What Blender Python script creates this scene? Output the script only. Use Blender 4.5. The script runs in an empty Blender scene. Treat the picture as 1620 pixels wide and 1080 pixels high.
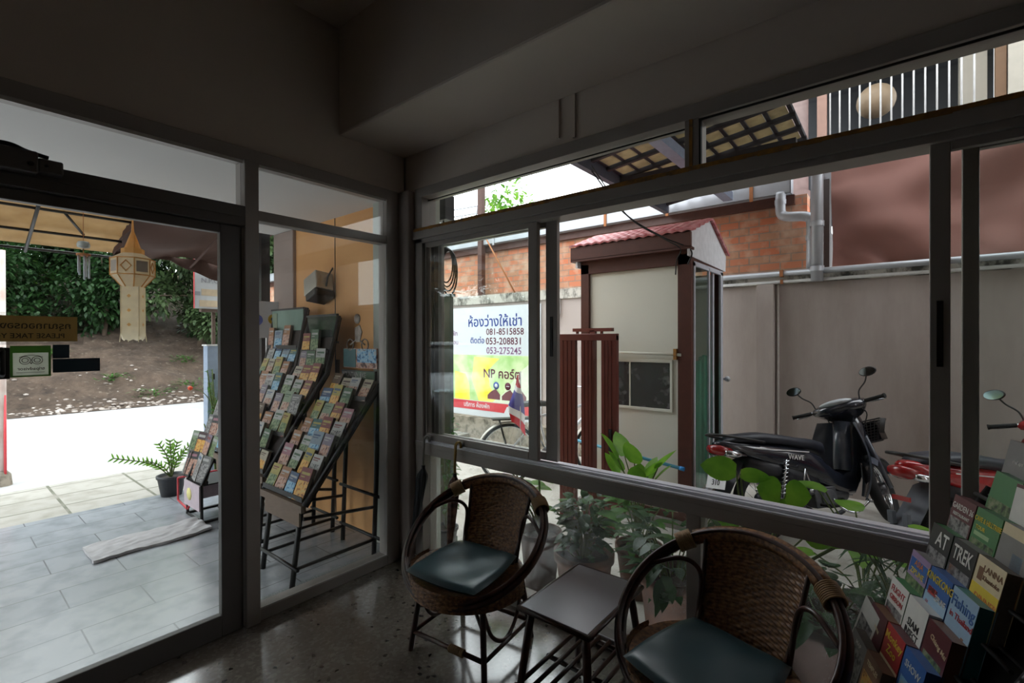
import bpy, math, random
from mathutils import Matrix, Vector, Euler
from math import sin, cos, pi, radians as R
random.seed(7)
S = bpy.context.scene
# ------------------------------------------------------------------ camera
cam = bpy.data.objects.new('camera', bpy.data.cameras.new('camera'))
S.collection.objects.link(cam); S.camera = cam
cam.data.sensor_width = 36; cam.data.lens = 754.42 / 1620 * 36
cam.data.clip_start = 0.02; cam.data.clip_end = 300
cam.matrix_world = (Matrix.Translation((2.5872, -2.0412, 1.45)) @ Matrix.Rotation(.6811, 4, 'Z')
                    @ Matrix.Rotation(pi / 2 - .0041, 4, 'X') @ Matrix.Rotation(-.0024, 4, 'Z'))
# ------------------------------------------------------------------ light: an overcast sky
w = bpy.data.worlds.new('overcast_sky'); S.world = w; w.use_nodes = True
wn = w.node_tree.nodes; wl = w.node_tree.links; wn.clear()
wo = wn.new('ShaderNodeOutputWorld'); wb = wn.new('ShaderNodeBackground')
wb.inputs[0].default_value = (.93, .97, 1, 1); wb.inputs[1].default_value = 4.6
wl.new(wb.outputs[0], wo.inputs[0])
S.view_settings.view_transform = 'Standard'; S.view_settings.look = 'None'
S.view_settings.exposure = 0.12; S.view_settings.gamma = 1.0; S.view_settings.use_curve_mapping = False
S.cycles.transparent_max_bounces = 32; S.cycles.max_bounces = 10; S.cycles.diffuse_bounces = 5
S.cycles.glossy_bounces = 5; S.cycles.sample_clamp_indirect = 6

# ------------------------------------------------------------------ materials
def lin(c):
    return tuple((v / 12.92 if v <= .04045 else ((v + .055) / 1.055) ** 2.4) for v in (x / 255 for x in c))
MATS = {}
def mat(name, rgb, rough=.6, metal=0., var=.12, scale=18., bump=0., bscale=60., rgb2=None, trans=0., coat=0.):
    """procedural surface: two tones mixed by noise, optional bump"""
    if name in MATS: return MATS[name]
    m = bpy.data.materials.new(name); m.use_nodes = True; n = m.node_tree.nodes; l = m.node_tree.links
    b = n['Principled BSDF']; c = lin(rgb)
    c2 = lin(rgb2) if rgb2 else tuple(v * (1 - var) for v in c)
    tc = n.new('ShaderNodeTexCoord'); no = n.new('ShaderNodeTexNoise'); no.inputs['Scale'].default_value = scale
    no.inputs['Detail'].default_value = 4
    mx = n.new('ShaderNodeMix'); mx.data_type = 'RGBA'
    mx.inputs[6].default_value = (*c, 1); mx.inputs[7].default_value = (*c2, 1)
    rp = n.new('ShaderNodeMapRange'); rp.inputs[1].default_value = .35; rp.inputs[2].default_value = .65
    l.new(tc.outputs['Object'], no.inputs[0]); l.new(no.outputs[0], rp.inputs[0]); l.new(rp.outputs[0], mx.inputs[0])
    l.new(mx.outputs[2], b.inputs['Base Color'])
    b.inputs['Roughness'].default_value = rough; b.inputs['Metallic'].default_value = metal
    if coat: b.inputs['Coat Weight'].default_value = coat
    if trans:
        out = n['Material Output']; tr = n.new('ShaderNodeBsdfTranslucent'); ms = n.new('ShaderNodeMixShader')
        ms.inputs[0].default_value = trans; l.new(mx.outputs[2], tr.inputs[0])
        l.new(b.outputs[0], ms.inputs[1]); l.new(tr.outputs[0], ms.inputs[2]); l.new(ms.outputs[0], out.inputs[0])
    if bump:
        bn = n.new('ShaderNodeTexNoise'); bn.inputs['Scale'].default_value = bscale; bn.inputs['Detail'].default_value = 3
        bp = n.new('ShaderNodeBump'); bp.inputs['Strength'].default_value = bump; bp.inputs['Distance'].default_value = .01
        l.new(tc.outputs['Object'], bn.inputs[0]); l.new(bn.outputs[0], bp.inputs['Height']); l.new(bp.outputs[0], b.inputs['Normal'])
    MATS[name] = m; return m

def glass(name, tint=(.96, .98, .975), ior=1.42, dust=0., base_=.06, dustcol=(.75, .78, .78), dscale=400., rough=0.):
    if name in MATS: return MATS[name]
    m = bpy.data.materials.new(name); m.use_nodes = True; n = m.node_tree.nodes; l = m.node_tree.links; n.clear()
    o = n.new('ShaderNodeOutputMaterial'); t = n.new('ShaderNodeBsdfTransparent'); g = n.new('ShaderNodeBsdfGlossy')
    t.inputs[0].default_value = (*tint, 1); g.inputs['Roughness'].default_value = rough
    f = n.new('ShaderNodeFresnel'); f.inputs[0].default_value = ior; x = n.new('ShaderNodeMixShader')
    ge = n.new('ShaderNodeNewGeometry'); mr = n.new('ShaderNodeMapRange'); mr.inputs[3].default_value = ior; mr.inputs[4].default_value = 1 / ior
    l.new(ge.outputs['Backfacing'], mr.inputs[0]); l.new(mr.outputs[0], f.inputs[0])      # thin pane: both faces reflect alike
    l.new(f.outputs[0], x.inputs[0]); l.new(t.outputs[0], x.inputs[1]); l.new(g.outputs[0], x.inputs[2])
    last = x.outputs[0]
    if dust:
        tc = n.new('ShaderNodeTexCoord'); no = n.new('ShaderNodeTexNoise'); no.inputs['Scale'].default_value = dscale; no.inputs['Detail'].default_value = 2
        n2 = n.new('ShaderNodeTexNoise'); n2.inputs['Scale'].default_value = 3.5; n2.inputs['Detail'].default_value = 5
        l.new(tc.outputs['Object'], no.inputs[0]); l.new(tc.outputs['Object'], n2.inputs[0])
        a = n.new('ShaderNodeMapRange'); a.inputs[1].default_value = .5; a.inputs[2].default_value = .7; l.new(no.outputs[0], a.inputs[0])
        c = n.new('ShaderNodeMapRange'); c.inputs[1].default_value = .4; c.inputs[2].default_value = .72; l.new(n2.outputs[0], c.inputs[0])
        mu = n.new('ShaderNodeMath'); mu.operation = 'MULTIPLY'; l.new(a.outputs[0], mu.inputs[0]); l.new(c.outputs[0], mu.inputs[1])
        m2 = n.new('ShaderNodeMath'); m2.operation = 'MULTIPLY_ADD'; m2.inputs[1].default_value = dust; m2.inputs[2].default_value = dust * base_
        l.new(mu.outputs[0], m2.inputs[0])
        d = n.new('ShaderNodeBsdfDiffuse'); d.inputs[0].default_value = (*dustcol, 1)
        tr = n.new('ShaderNodeBsdfTranslucent'); tr.inputs[0].default_value = (*dustcol, 1)
        dm = n.new('ShaderNodeMixShader'); dm.inputs[0].default_value = .5; l.new(d.outputs[0], dm.inputs[1]); l.new(tr.outputs[0], dm.inputs[2])
        y = n.new('ShaderNodeMixShader'); l.new(m2.outputs[0], y.inputs[0]); l.new(last, y.inputs[1]); l.new(dm.outputs[0], y.inputs[2]); last = y.outputs[0]
    l.new(last, o.inputs[0]); MATS[name] = m; return m

def nodes_mat(name):
    m = bpy.data.materials.new(name); m.use_nodes = True; MATS[name] = m
    n = m.node_tree.nodes; return m, n, m.node_tree.links, n['Principled BSDF']

def brick_mat(name, c1, c2, mortar, sx, sy, rough=.85, ms=.02, axes='xz', bump=.5, offset=.5, stain=None, spec=None, msm=.1):
    """brick/tile pattern in object space; axes picks the plane"""
    m, n, l, b = nodes_mat(name)
    tc = n.new('ShaderNodeTexCoord'); sp = n.new('ShaderNodeSeparateXYZ'); cb = n.new('ShaderNodeCombineXYZ')
    l.new(tc.outputs['Object'], sp.inputs[0]); ix = {'x': 0, 'y': 1, 'z': 2}
    l.new(sp.outputs[ix[axes[0]]], cb.inputs[0]); l.new(sp.outputs[ix[axes[1]]], cb.inputs[1])
    t = n.new('ShaderNodeTexBrick'); t.inputs['Color1'].default_value = (*lin(c1), 1); t.inputs['Color2'].default_value = (*lin(c2), 1)
    t.inputs['Mortar'].default_value = (*lin(mortar), 1); t.inputs['Scale'].default_value = 1; t.inputs['Mortar Size'].default_value = ms
    t.inputs['Brick Width'].default_value = sx; t.inputs['Row Height'].default_value = sy; t.inputs['Mortar Smooth'].default_value = msm
    t.offset = offset; l.new(cb.outputs[0], t.inputs[0]); col = t.outputs[0]
    no = n.new('ShaderNodeTexNoise'); no.inputs['Scale'].default_value = 7; no.inputs['Detail'].default_value = 6; l.new(tc.outputs['Object'], no.inputs[0])
    mr = n.new('ShaderNodeMapRange'); mr.inputs[1].default_value = .45; mr.inputs[2].default_value = .75; l.new(no.outputs[0], mr.inputs[0])
    mx = n.new('ShaderNodeMix'); mx.data_type = 'RGBA'; l.new(mr.outputs[0], mx.inputs[0]); l.new(col, mx.inputs[6])
    mx.inputs[7].default_value = (*lin(stain or tuple(v * .8 for v in c1)), 1); l.new(mx.outputs[2], b.inputs['Base Color'])
    b.inputs['Roughness'].default_value = rough
    if spec is not None: b.inputs['Specular IOR Level'].default_value = spec
    if bump:
        bp = n.new('ShaderNodeBump'); bp.inputs['Strength'].default_value = bump; bp.inputs['Distance'].default_value = .01; bp.invert = True
        l.new(t.outputs['Fac'], bp.inputs['Height']); l.new(bp.outputs[0], b.inputs['Normal'])
    return m

def weathered(name, base, dark, scale=3., rough=.9, lo=.5, hi=.7, streak=1.):
    """plaster with darker weather marks of their own shape, stretched downwards"""
    m, n, l, b = nodes_mat(name)
    tc = n.new('ShaderNodeTexCoord'); mp = n.new('ShaderNodeMapping'); mp.inputs['Scale'].default_value = (1, 1, 1 / streak)
    no = n.new('ShaderNodeTexNoise'); no.inputs['Scale'].default_value = scale; no.inputs['Detail'].default_value = 8; no.inputs['Roughness'].default_value = .65
    l.new(tc.outputs['Object'], mp.inputs[0]); l.new(mp.outputs[0], no.inputs[0])
    r = n.new('ShaderNodeMapRange'); r.inputs[1].default_value = lo; r.inputs[2].default_value = hi; l.new(no.outputs[0], r.inputs[0])
    mx = n.new('ShaderNodeMix'); mx.data_type = 'RGBA'; mx.inputs[6].default_value = (*lin(base), 1); mx.inputs[7].default_value = (*lin(dark), 1)
    l.new(r.outputs[0], mx.inputs[0]); l.new(mx.outputs[2], b.inputs['Base Color']); b.inputs['Roughness'].default_value = rough
    bp = n.new('ShaderNodeBump'); bp.inputs['Strength'].default_value = .25; bp.inputs['Distance'].default_value = .01
    l.new(no.outputs[0], bp.inputs['Height']); l.new(bp.outputs[0], b.inputs['Normal'])
    return m

# ------------------------------------------------------------------ mesh builder
class MB:
    def __init__(s, M=None): s.v = []; s.f = []; s.m = []; s.s = []; s.M = M or Matrix.Identity(4)
    def add(s, vs, fs, m=0, smooth=False):
        o = len(s.v); s.v += [tuple(s.M @ Vector(v)) for v in vs]
        for f in fs: s.f.append([i + o for i in f]); s.m.append(m); s.s.append(smooth)
        return s
    def box(s, x0, x1, y0, y1, z0, z1, m=0, rot=None):
        c = Vector(((x0 + x1) / 2, (y0 + y1) / 2, (z0 + z1) / 2)); vs = []
        for x in (x0, x1):
            for y in (y0, y1):
                for z in (z0, z1):
                    p = Vector((x, y, z))
                    if rot is not None: p = c + rot @ (p - c)
                    vs.append(p)
        return s.add(vs, [(0, 1, 3, 2), (4, 6, 7, 5), (0, 4, 5, 1), (2, 3, 7, 6), (0, 2, 6, 4), (1, 5, 7, 3)], m)
    def tube(s, pts, r, n=8, closed=False, m=0, flat=1.):
        P = [Vector(p) for p in pts]; k = len(P); rr = r if isinstance(r, (list, tuple)) else [r] * k
        T = []
        for i in range(k):
            a = P[(i - 1) % k] if (closed or i > 0) else P[i]; b = P[(i + 1) % k] if (closed or i < k - 1) else P[i]
            t = (b - a); T.append(t.normalized() if t.length > 1e-9 else Vector((0, 0, 1)))
        u = T[0].orthogonal().normalized(); vs = []
        for i in range(k):
            u = (u - T[i] * u.dot(T[i])); u = u.normalized() if u.length > 1e-6 else T[i].orthogonal().normalized()
            w_ = T[i].cross(u)
            for j in range(n):
                a = 2 * pi * j / n; vs.append(P[i] + u * cos(a) * rr[i] + w_ * sin(a) * rr[i] * flat)
        fs = []
        for i in range(k if closed else k - 1):
            i2 = (i + 1) % k
            for j in range(n): fs.append((i * n + j, i * n + (j + 1) % n, i2 * n + (j + 1) % n, i2 * n + j))
        s.add(vs, fs, m, True)
        if not closed:
            o = len(s.v) - len(vs)
            s.f.append([o + j for j in range(n)][::-1]); s.m.append(m); s.s.append(False)
            s.f.append([o + (k - 1) * n + j for j in range(n)]); s.m.append(m); s.s.append(False)
        return s
    def lathe(s, prof, c=(0, 0, 0), n=24, m=0, axis='z', smooth=True, close=False):
        vs = []; c = Vector(c)
        for r, z in prof:
            for j in range(n):
                a = 2 * pi * j / n; p = (r * cos(a), r * sin(a), z)
                if axis == 'x': p = (z, r * cos(a), r * sin(a))
                if axis == 'y': p = (r * cos(a), z, r * sin(a))
                vs.append(c + Vector(p))
        k = len(prof); fs = []
        for i in range(k if close else k - 1):
            for j in range(n): fs.append((i * n + j, i * n + (j + 1) % n, ((i + 1) % k) * n + (j + 1) % n, ((i + 1) % k) * n + j))
        return s.add(vs, fs, m, smooth)
    def ball(s, c, rx, ry=None, rz=None, n=14, k=8, m=0):
        ry = ry or rx; rz = rz or rx; vs = []; fs = []
        for i in range(k + 1):
            t = pi * i / k
            for j in range(n):
                a = 2 * pi * j / n; vs.append((c[0] + rx * sin(t) * cos(a), c[1] + ry * sin(t) * sin(a), c[2] + rz * cos(t)))
        for i in range(k):
            for j in range(n): fs.append((i * n + j, (i + 1) * n + j, (i + 1) * n + (j + 1) % n, i * n + (j + 1) % n))
        return s.add(vs, fs, m, True)
    def grid(s, fn, nu, nv, m=0, smooth=True, wrap=False):
        vs = [fn(i / nu, j / nv) for i in range(nu + (0 if wrap else 1)) for j in range(nv + 1)]
        fs = []; k = nv + 1; t = nu if wrap else nu + 1
        for i in range(nu):
            for j in range(nv):
                i2 = (i + 1) % t; fs.append((i * k + j, i2 * k + j, i2 * k + j + 1, i * k + j + 1))
        return s.add(vs, fs, m, smooth)
    def sheet(s, fn, nu, nv, th, m=0, smooth=True):
        """a surface with thickness th downwards its own normal"""
        G = [[Vector(fn(i / nu, j / nv)) for j in range(nv + 1)] for i in range(nu + 1)]
        N = [[None] * (nv + 1) for _ in range(nu + 1)]
        for i in range(nu + 1):
            for j in range(nv + 1):
                a = G[min(i + 1, nu)][j] - G[max(i - 1, 0)][j]; b = G[i][min(j + 1, nv)] - G[i][max(j - 1, 0)]
                q = a.cross(b); N[i][j] = q.normalized() if q.length > 1e-12 else Vector((0, 0, 1))
        s.grid(lambda u, v: G[round(u * nu)][round(v * nv)], nu, nv, m, smooth)
        s.grid(lambda u, v: G[round(u * nu)][round(v * nv)] - N[round(u * nu)][round(v * nv)] * th, nu, nv, m, smooth)
        ed = [(i, 0) for i in range(nu + 1)] + [(nu, j) for j in range(1, nv + 1)] + [(i, nv) for i in range(nu - 1, -1, -1)] + [(0, j) for j in range(nv - 1, 0, -1)]
        vs = [G[i][j] for i, j in ed] + [G[i][j] - N[i][j] * th for i, j in ed]; k = len(ed)
        return s.add(vs, [(i, (i + 1) % k, (i + 1) % k + k, i + k) for i in range(k)], m)
    def prism(s, poly, y0, y1, m=0, plane='xz'):
        k = len(poly)
        def P(p, y): return {'xz': (p[0], y, p[1]), 'xy': (p[0], p[1], y), 'yz': (y, p[0], p[1])}[plane]
        vs = [P(p, y0) for p in poly] + [P(p, y1) for p in poly]
        return s.add(vs, [list(range(k)), list(range(k, 2 * k))[::-1]] + [(i, i + k, (i + 1) % k + k, (i + 1) % k) for i in range(k)], m)
    def loft(s, secs, m=0, cap=True):
        """secs: rings of equal length"""
        n = len(secs[0]); vs = [p for q in secs for p in q]; fs = []
        for i in range(len(secs) - 1):
            for j in range(n): fs.append((i * n + j, i * n + (j + 1) % n, (i + 1) * n + (j + 1) % n, (i + 1) * n + j))
        s.add(vs, fs, m, True)
        if cap:
            o = len(s.v) - len(vs); s.f.append([o + j for j in range(n)][::-1]); s.f.append([len(s.v) - n + j for j in range(n)]); s.m += [m, m]; s.s += [True, True]
        return s
    def text(s, body, size, M, m=0, align='CENTER', th=.0006):
        vs, fs = text_mesh(body, align); k = size
        s.add([M @ Vector((x * k, y * k, z * th)) for x, y, z in vs], fs, m); return s
    def build(s, name, mats, parent=None, bevel=0., fix=False):
        me = bpy.data.meshes.new(name); me.from_pydata(s.v, [], s.f)
        for q in (mats if isinstance(mats, (list, tuple)) else [mats]): me.materials.append(q)
        me.polygons.foreach_set('material_index', s.m); me.polygons.foreach_set('use_smooth', s.s)
        me.validate(); me.update()
        o = bpy.data.objects.new(name, me); S.collection.objects.link(o)
        if parent is not None: o.parent = parent
        if bevel:
            b = o.modifiers.new('bevel', 'BEVEL'); b.width = bevel; b.segments = 2; b.limit_method = 'ANGLE'
        return o
_tc = {}
def text_mesh(body, align='CENTER'):
    if (body, align) in _tc: return _tc[(body, align)]
    cu = bpy.data.curves.new('t', 'FONT'); cu.body = body; cu.align_x = align; cu.align_y = 'CENTER'; cu.size = 1; cu.extrude = 1.; cu.resolution_u = 2; cu.offset = .012
    o = bpy.data.objects.new('t', cu); S.collection.objects.link(o)
    dg = bpy.context.evaluated_depsgraph_get(); me = o.evaluated_get(dg).to_mesh()
    vs = [tuple(v.co) for v in me.vertices]; fs = [list(p.vertices) for p in me.polygons]
    o.evaluated_get(dg).to_mesh_clear(); bpy.data.objects.remove(o); bpy.data.curves.remove(cu)
    _tc[(body, align)] = (vs, fs); return vs, fs
def facing(p, normal='-y', tilt=0.):
    """matrix that lays x-right / y-up lettering at p on a face with the given normal"""
    r = {'-y': Matrix.Rotation(pi / 2, 4, 'X'), '+y': Matrix.Rotation(pi, 4, 'Z') @ Matrix.Rotation(pi / 2, 4, 'X'),
         '+x': Matrix.Rotation(pi / 2, 4, 'Z') @ Matrix.Rotation(pi / 2, 4, 'X'), '-x': Matrix.Rotation(-pi / 2, 4, 'Z') @ Matrix.Rotation(pi / 2, 4, 'X')}[normal]
    return Matrix.Translation(p) @ r @ Matrix.Rotation(tilt, 4, 'Z')
def tag(o, label=None, cat=None, group=None, kind=None):
    if label: o['label'] = label
    if cat: o['category'] = cat
    if group: o['group'] = group
    if kind: o['kind'] = kind
    return o
def thing(name, label, cat, loc=(0, 0, 0), rz=0., group=None, kind=None, rx=0., ry=0.):
    o = bpy.data.objects.new(name, None); S.collection.objects.link(o); o.location = loc; o.rotation_euler = (rx, ry, rz); o.empty_display_size = .1
    return tag(o, label, cat, group, kind)
def struct(name, mb, m, label=None, parent=None, bevel=0.):
    o = mb.build(name, m, parent, bevel)
    if parent is None: tag(o, label or name.replace('_', ' '), 'building part', kind='structure')
    return o
def dup(root, loc=None, rz=None):
    r = root.copy(); S.collection.objects.link(r)
    if loc is not None: r.location = loc
    if rz is not None: r.rotation_euler = (root.rotation_euler[0], root.rotation_euler[1], rz)
    for ch in list(root.children):
        c = ch.copy(); S.collection.objects.link(c); c.parent = r
        for g in ch.children: d = g.copy(); S.collection.objects.link(d); d.parent = c
    return r
def bez(pts, n=16):
    """Catmull-Rom through pts"""
    P = [Vector(p) for p in pts]; P = [P[0] * 2 - P[1]] + P + [P[-1] * 2 - P[-2]]; out = []
    for i in range(1, len(P) - 2):
        for k in range(n):
            t = k / n; a, b, c, d = P[i - 1:i + 3]
            out.append(.5 * ((2 * b) + (c - a) * t + (2 * a - 5 * b + 4 * c - d) * t * t + (3 * b - a - 3 * c + d) * t ** 3))
    out.append(P[-2]); return out
# ------------------------------------------------------------------ palette
plaster = mat('interior_plaster', (210, 198, 187), .8, var=.06, scale=2.5, bump=.05, bscale=9)
alu = mat('grey_aluminium_frame', (158, 151, 145), .42, var=.08, scale=5)
aludk = mat('dark_aluminium_frame', (96, 92, 89), .45, var=.1, scale=5)
rust = mat('rust_stain', (176, 124, 52), .8, rgb2=(120, 92, 60), scale=30)
gasket = mat('black_gasket', (18, 18, 18), .6)
pane = glass('window_glass'); dusty = glass('dusty_window_glass', dust=.5, dscale=300.)
white_pl = mat('porch_white_paint', (214, 212, 210), .7, var=.04, scale=2)
black = mat('black_painted_steel', (26, 25, 25), .45); dk = mat('dark_grey', (48, 47, 47), .5)
# terrazzo with chips
terr, n_, l_, b_ = nodes_mat('terrazzo')
tc = n_.new('ShaderNodeTexCoord'); vo = n_.new('ShaderNodeTexVoronoi'); vo.inputs['Scale'].default_value = 70
l_.new(tc.outputs['Object'], vo.inputs[0]); sx = n_.new('ShaderNodeSeparateColor'); l_.new(vo.outputs['Color'], sx.inputs[0])
cr = n_.new('ShaderNodeValToRGB'); l_.new(sx.outputs[0], cr.inputs[0]); el = cr.color_ramp.elements
el[0].position = .0; el[0].color = (.012, .01, .008, 1); el[1].position = .035; el[1].color = (.2, .17, .145, 1)
e = el.new(.5); e.color = (.17, .148, .125, 1); e = el.new(.9); e.color = (.245, .215, .185, 1)
no = n_.new('ShaderNodeTexNoise'); no.inputs['Scale'].default_value = 2.2; no.inputs['Detail'].default_value = 6; l_.new(tc.outputs['Object'], no.inputs[0])
mx = n_.new('ShaderNodeMix'); mx.data_type = 'RGBA'; mx.blend_type = 'MULTIPLY'; mx.inputs[0].default_value = .6; l_.new(cr.outputs[0], mx.inputs[6])
c3 = n_.new('ShaderNodeValToRGB'); c3.color_ramp.elements[0].position = .35; c3.color_ramp.elements[0].color = (.62, .58, .54, 1); c3.color_ramp.elements[1].position = .65
l_.new(no.outputs[0], c3.inputs[0]); l_.new(c3.outputs[0], mx.inputs[7]); l_.new(mx.outputs[2], b_.inputs['Base Color'])
rr = n_.new('ShaderNodeMapRange'); rr.inputs[3].default_value = .07; rr.inputs[4].default_value = .26; l_.new(no.outputs[0], rr.inputs[0]); l_.new(rr.outputs[0], b_.inputs['Roughness']); b_.inputs['Coat Weight'].default_value = 1.; b_.inputs['Specular IOR Level'].default_value = .9; b_.inputs['Coat Roughness'].default_value = .12

# ------------------------------------------------------------------ room shell
struct('floor', MB().box(0, 6, -6, .0, -.2, 0), terr)
struct('ceiling', MB().box(0, 6, -6, -.48, 3.3, 3.4), plaster)
struct('wall_left', MB().box(-.12, 0, -6, .05, 2.42, 3.4).box(-.12, 0, -6, -2.32, 0, 2.42), plaster)
struct('wall_front', MB().box(0, 6, 0, .12, 2.43, 3.4).box(3.75, 6, 0, .12, 0, 2.43), plaster)
struct('wall_right', MB().box(6, 6.12, -6, .12, -.2, 3.4), plaster)
struct('wall_back', MB().box(-.12, 6.12, -6.12, -6, -.2, 3.4), plaster)
mb = MB().box(0, 6, -.48, 0, 2.665, 3.4)
struct('trim_1', mb, plaster, 'dropped soffit beam above the windows', bevel=.012)
mb = MB().box(1.235, 1.25, -.012, 0, 2.47, 2.66).box(1.33, 1.345, -.012, 0, 2.45, 2.68)
struct('trim_2', mb, plaster, 'raised plaster ridges above the windows')
struct('trim_3', MB().box(0, .13, -.07, .0, 0, 2.42), mat('corner_post_paint', (150, 138, 132), .5, var=.05), 'square post in the room corner', bevel=.012)
# roof and upper storey of this building; overhangs added to shade the alley
struct('trim_4', MB().box(-.12, 6.2, -6.2, .0, 3.4, 6.4).box(.35, 6.2, .0, 1.5, 3.55, 6.4).box(2.0, 8, 1.4, 2.6, 3.62, 6.4), white_pl, 'upper storey of the building with an unseen overhang added for shade')
struct('trim_5', MB().box(-1.95, -.12, -6, .3, 2.43, 3.3), white_pl, 'flat white porch ceiling slab')
# ------------------------------------------------------------------ shop front on the left (plane x = 0)
def glazing(name, mb, parent, m=pane): return mb.build(name, m, parent)
wn2 = thing('window_2', 'fixed glazed front beside the door with its top lights', 'window', (0, 0, 0), kind='structure')
mb = MB(); mb.box(-.06, .03, -2.32, -.07, 2.352, 2.42); mb.box(-.07, .045, -1.025, -.957, 0, 2.36); mb.box(-.06, .03, -.163, -.07, 0, 2.36)
mb.box(-.05, .025, -.957, -.163, 2.066, 2.118).box(-.06, .03, -.957, -.163, 0, .06).box(-.06, .03, -2.32, -2.26, 0, 2.36)
mb.build('frame', alu, wn2, bevel=.004)
mb = MB(); mb.box(.026, .033, -2.26, -1.03, 2.336, 2.352, 0).box(.024, .032, -.95, -.17, 2.338, 2.352).box(.024, .03, -.957, -.163, .06, .068)
mb.box(.026, .032, -.172, -.163, .06, 2.066); mb.build('glazing_bead', mat('pale_bead', (200, 198, 195), .4), wn2)
mb = MB().box(-.008, -.002, -.957, -.163, .06, 2.066).build('glass_pane', pane, wn2)
MB().box(-.008, -.002, -.957, -.163, 2.118, 2.352).build('glass_pane', pane, wn2)
MB().box(-.008, -.002, -2.26, -1.025, 2.12, 2.352).build('glass_pane', pane, wn2)
dr = thing('door_1', 'glazed front door leaf in a dark grey frame', 'door', (0, 0, 0), kind='structure')
mb = MB().box(-.02, .02, -1.13, -1.03, .0, 2.02).box(-.02, .02, -2.26, -2.17, 0, 2.02).box(-.02, .02, -2.17, -1.13, .0, .106).box(-.02, .02, -2.17, -1.13, 1.975, 2.02)
mb.build('door_frame', aludk, dr, bevel=.004)
MB().box(-.004, .002, -2.17, -1.13, .106, 1.975).build('glass_pane', pane, dr)
mb = MB().box(-.06, .05, -2.26, -1.025, 2.02, 2.12).box(.05, .054, -2.26, -1.025, 2.062, 2.066).box(.0505, .056, -2.26, -1.14, 2.02, 2.026)
mb.build('header', aludk, dr, bevel=.003)
MB().box(.02, .055, -1.885, -1.842, 1.31, 1.425).tube([(.05, -1.863, 1.32), (.085, -1.863, 1.33), (.085, -1.863, 1.41), (.05, -1.863, 1.42)], .008).build('door_handle', black, dr, bevel=.006)
o = thing('door_closer', 'dark overhead closer box on the door header', 'door closer', (0.05, -1.9, 2.12))
MB().box(-.03, .06, -.25, .13, -.05, .03).box(-.03, .05, .13, .2, -.04, .012).build('housing', aludk, o, bevel=.006)
MB().tube(bez([(.03, -.05, .03), (.03, .05, .045), (.035, .1, .03), (.03, .16, .022)], 6), .008).tube([(.062, .11, -.02), (.07, .11, -.02)], .008).tube([(.062, .15, -.02), (.07, .15, -.02)], .006).build('arm', black, o)
struct('trim_6', MB().box(-.2, .0, -2.3, .0, -.2, .0), mat('threshold_terrazzo', (150, 156, 156), .3, rgb2=(96, 102, 104), scale=120), 'speckled threshold strip under the door')
# ------------------------------------------------------------------ sliding window wall on the right (plane y = 0)
w1 = thing('window_1', 'long sliding window with top lights and fixed lower panes', 'window', (0, 0, 0), kind='structure')
XR = 3.75
mb = MB().box(.13, XR, -.02, .1, 2.368, 2.43).box(.13, XR, -.035, .11, 2.10, 2.162).box(.13, XR, -.02, .1, 2.072, 2.1).box(.13, XR, -.022, .11, .715, .79)
mb.box(.13, XR, -.03, .1, 0, .05).box(.13, .205, -.02, .1, .05, 2.37).box(1.885, 1.945, -.015, .08, 2.162, 2.37).box(1.89, 1.95, -.015, .08, .05, .716).box(3.69, XR, -.02, .1, .05, 2.37)
mb.box(.13, XR, -.027, -.022, .765, .79).box(.13, XR, -.026, -.02, .02, .05)
mb.build('frame', alu, w1, bevel=.003)
MB().box(.13, XR, -.022, .11, .79, .794).box(.13, XR, -.005, .0, .79, .806).box(.13, XR, .05, .055, .79, .8).box(.2, XR, -.036, -.03, .05, .056).build('track', mat('highlight_aluminium', (222, 222, 230), .3, metal=.2), w1)  # aluminium kept pale and diffuse to paint in the highlight along the sill
mb = MB()
random.seed(3); x = .14
while x < 3.7:                                            # flaking rusty filler on the ledge
    d = random.uniform(.03, .09); h = random.uniform(.002, .006); mb.box(x, x + d, -.0385, -.015, 2.152 - h, 2.1635 + h * .4); x += d * .93
mb.box(1.905, 1.918, -.018, -.01, 2.165, 2.37)
mb.build('rust_line', rust, w1)
MB().box(.2, 1.885, .03, .036, 2.352, 2.358).box(1.945, 3.69, -.021, -.015, 2.352, 2.36).box(1.945, 1.953, -.018, .0, 2.165, 2.36).build('gasket', gasket, w1)
for x0, x1 in ((.205, 1.885), (1.945, 3.69)):
    MB().box(x0, x1, .04, .045, 2.162, 2.37).build('glass_pane', pane, w1)
    MB().box(x0, x1, .04, .045, .05, .716).build('glass_pane', dusty, w1)
def sash(x0, x1, y, handle=None, sl=.045, sr=.05):
    mb = MB().box(x0, x0 + sl, y, y + .028, .806, 2.074).box(x1 - sr, x1, y, y + .028, .806, 2.074).box(x0 + sl, x1 - sr, y, y + .028, .806, .848).box(x0 + sl, x1 - sr, y, y + .028, 2.045, 2.074)
    f = mb.build('sash', alu, w1, bevel=.003)
    MB().box(x0 + sl - .01, x1 - sr + .01, y + .012, y + .017, .84, 2.05).build('glass_pane', pane, f)
    if handle:
        MB().box(handle - .008, handle + .008, y - .004, y + .003, 1.36, 1.57).box(handle - .005, handle + .005, y - .008, y, 1.45, 1.5).build('latch', black, f)
sash(.21, 1.105, .0, None, .012, .06)
sash(.285, 1.2, .045, 1.165, .03, .072)
sash(2.665, 3.62, .0, 2.69, .05, .05)
sash(2.745, 3.685, .045, None, .04, .04)
MB().box(.235, .241, .03, .075, .8, 2.07).box(.262, .27, .03, .075, .8, 2.07).build('reflection_strip', aludk, w1)  # dark upright strips that paint in frame reflections at the left sash
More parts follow.
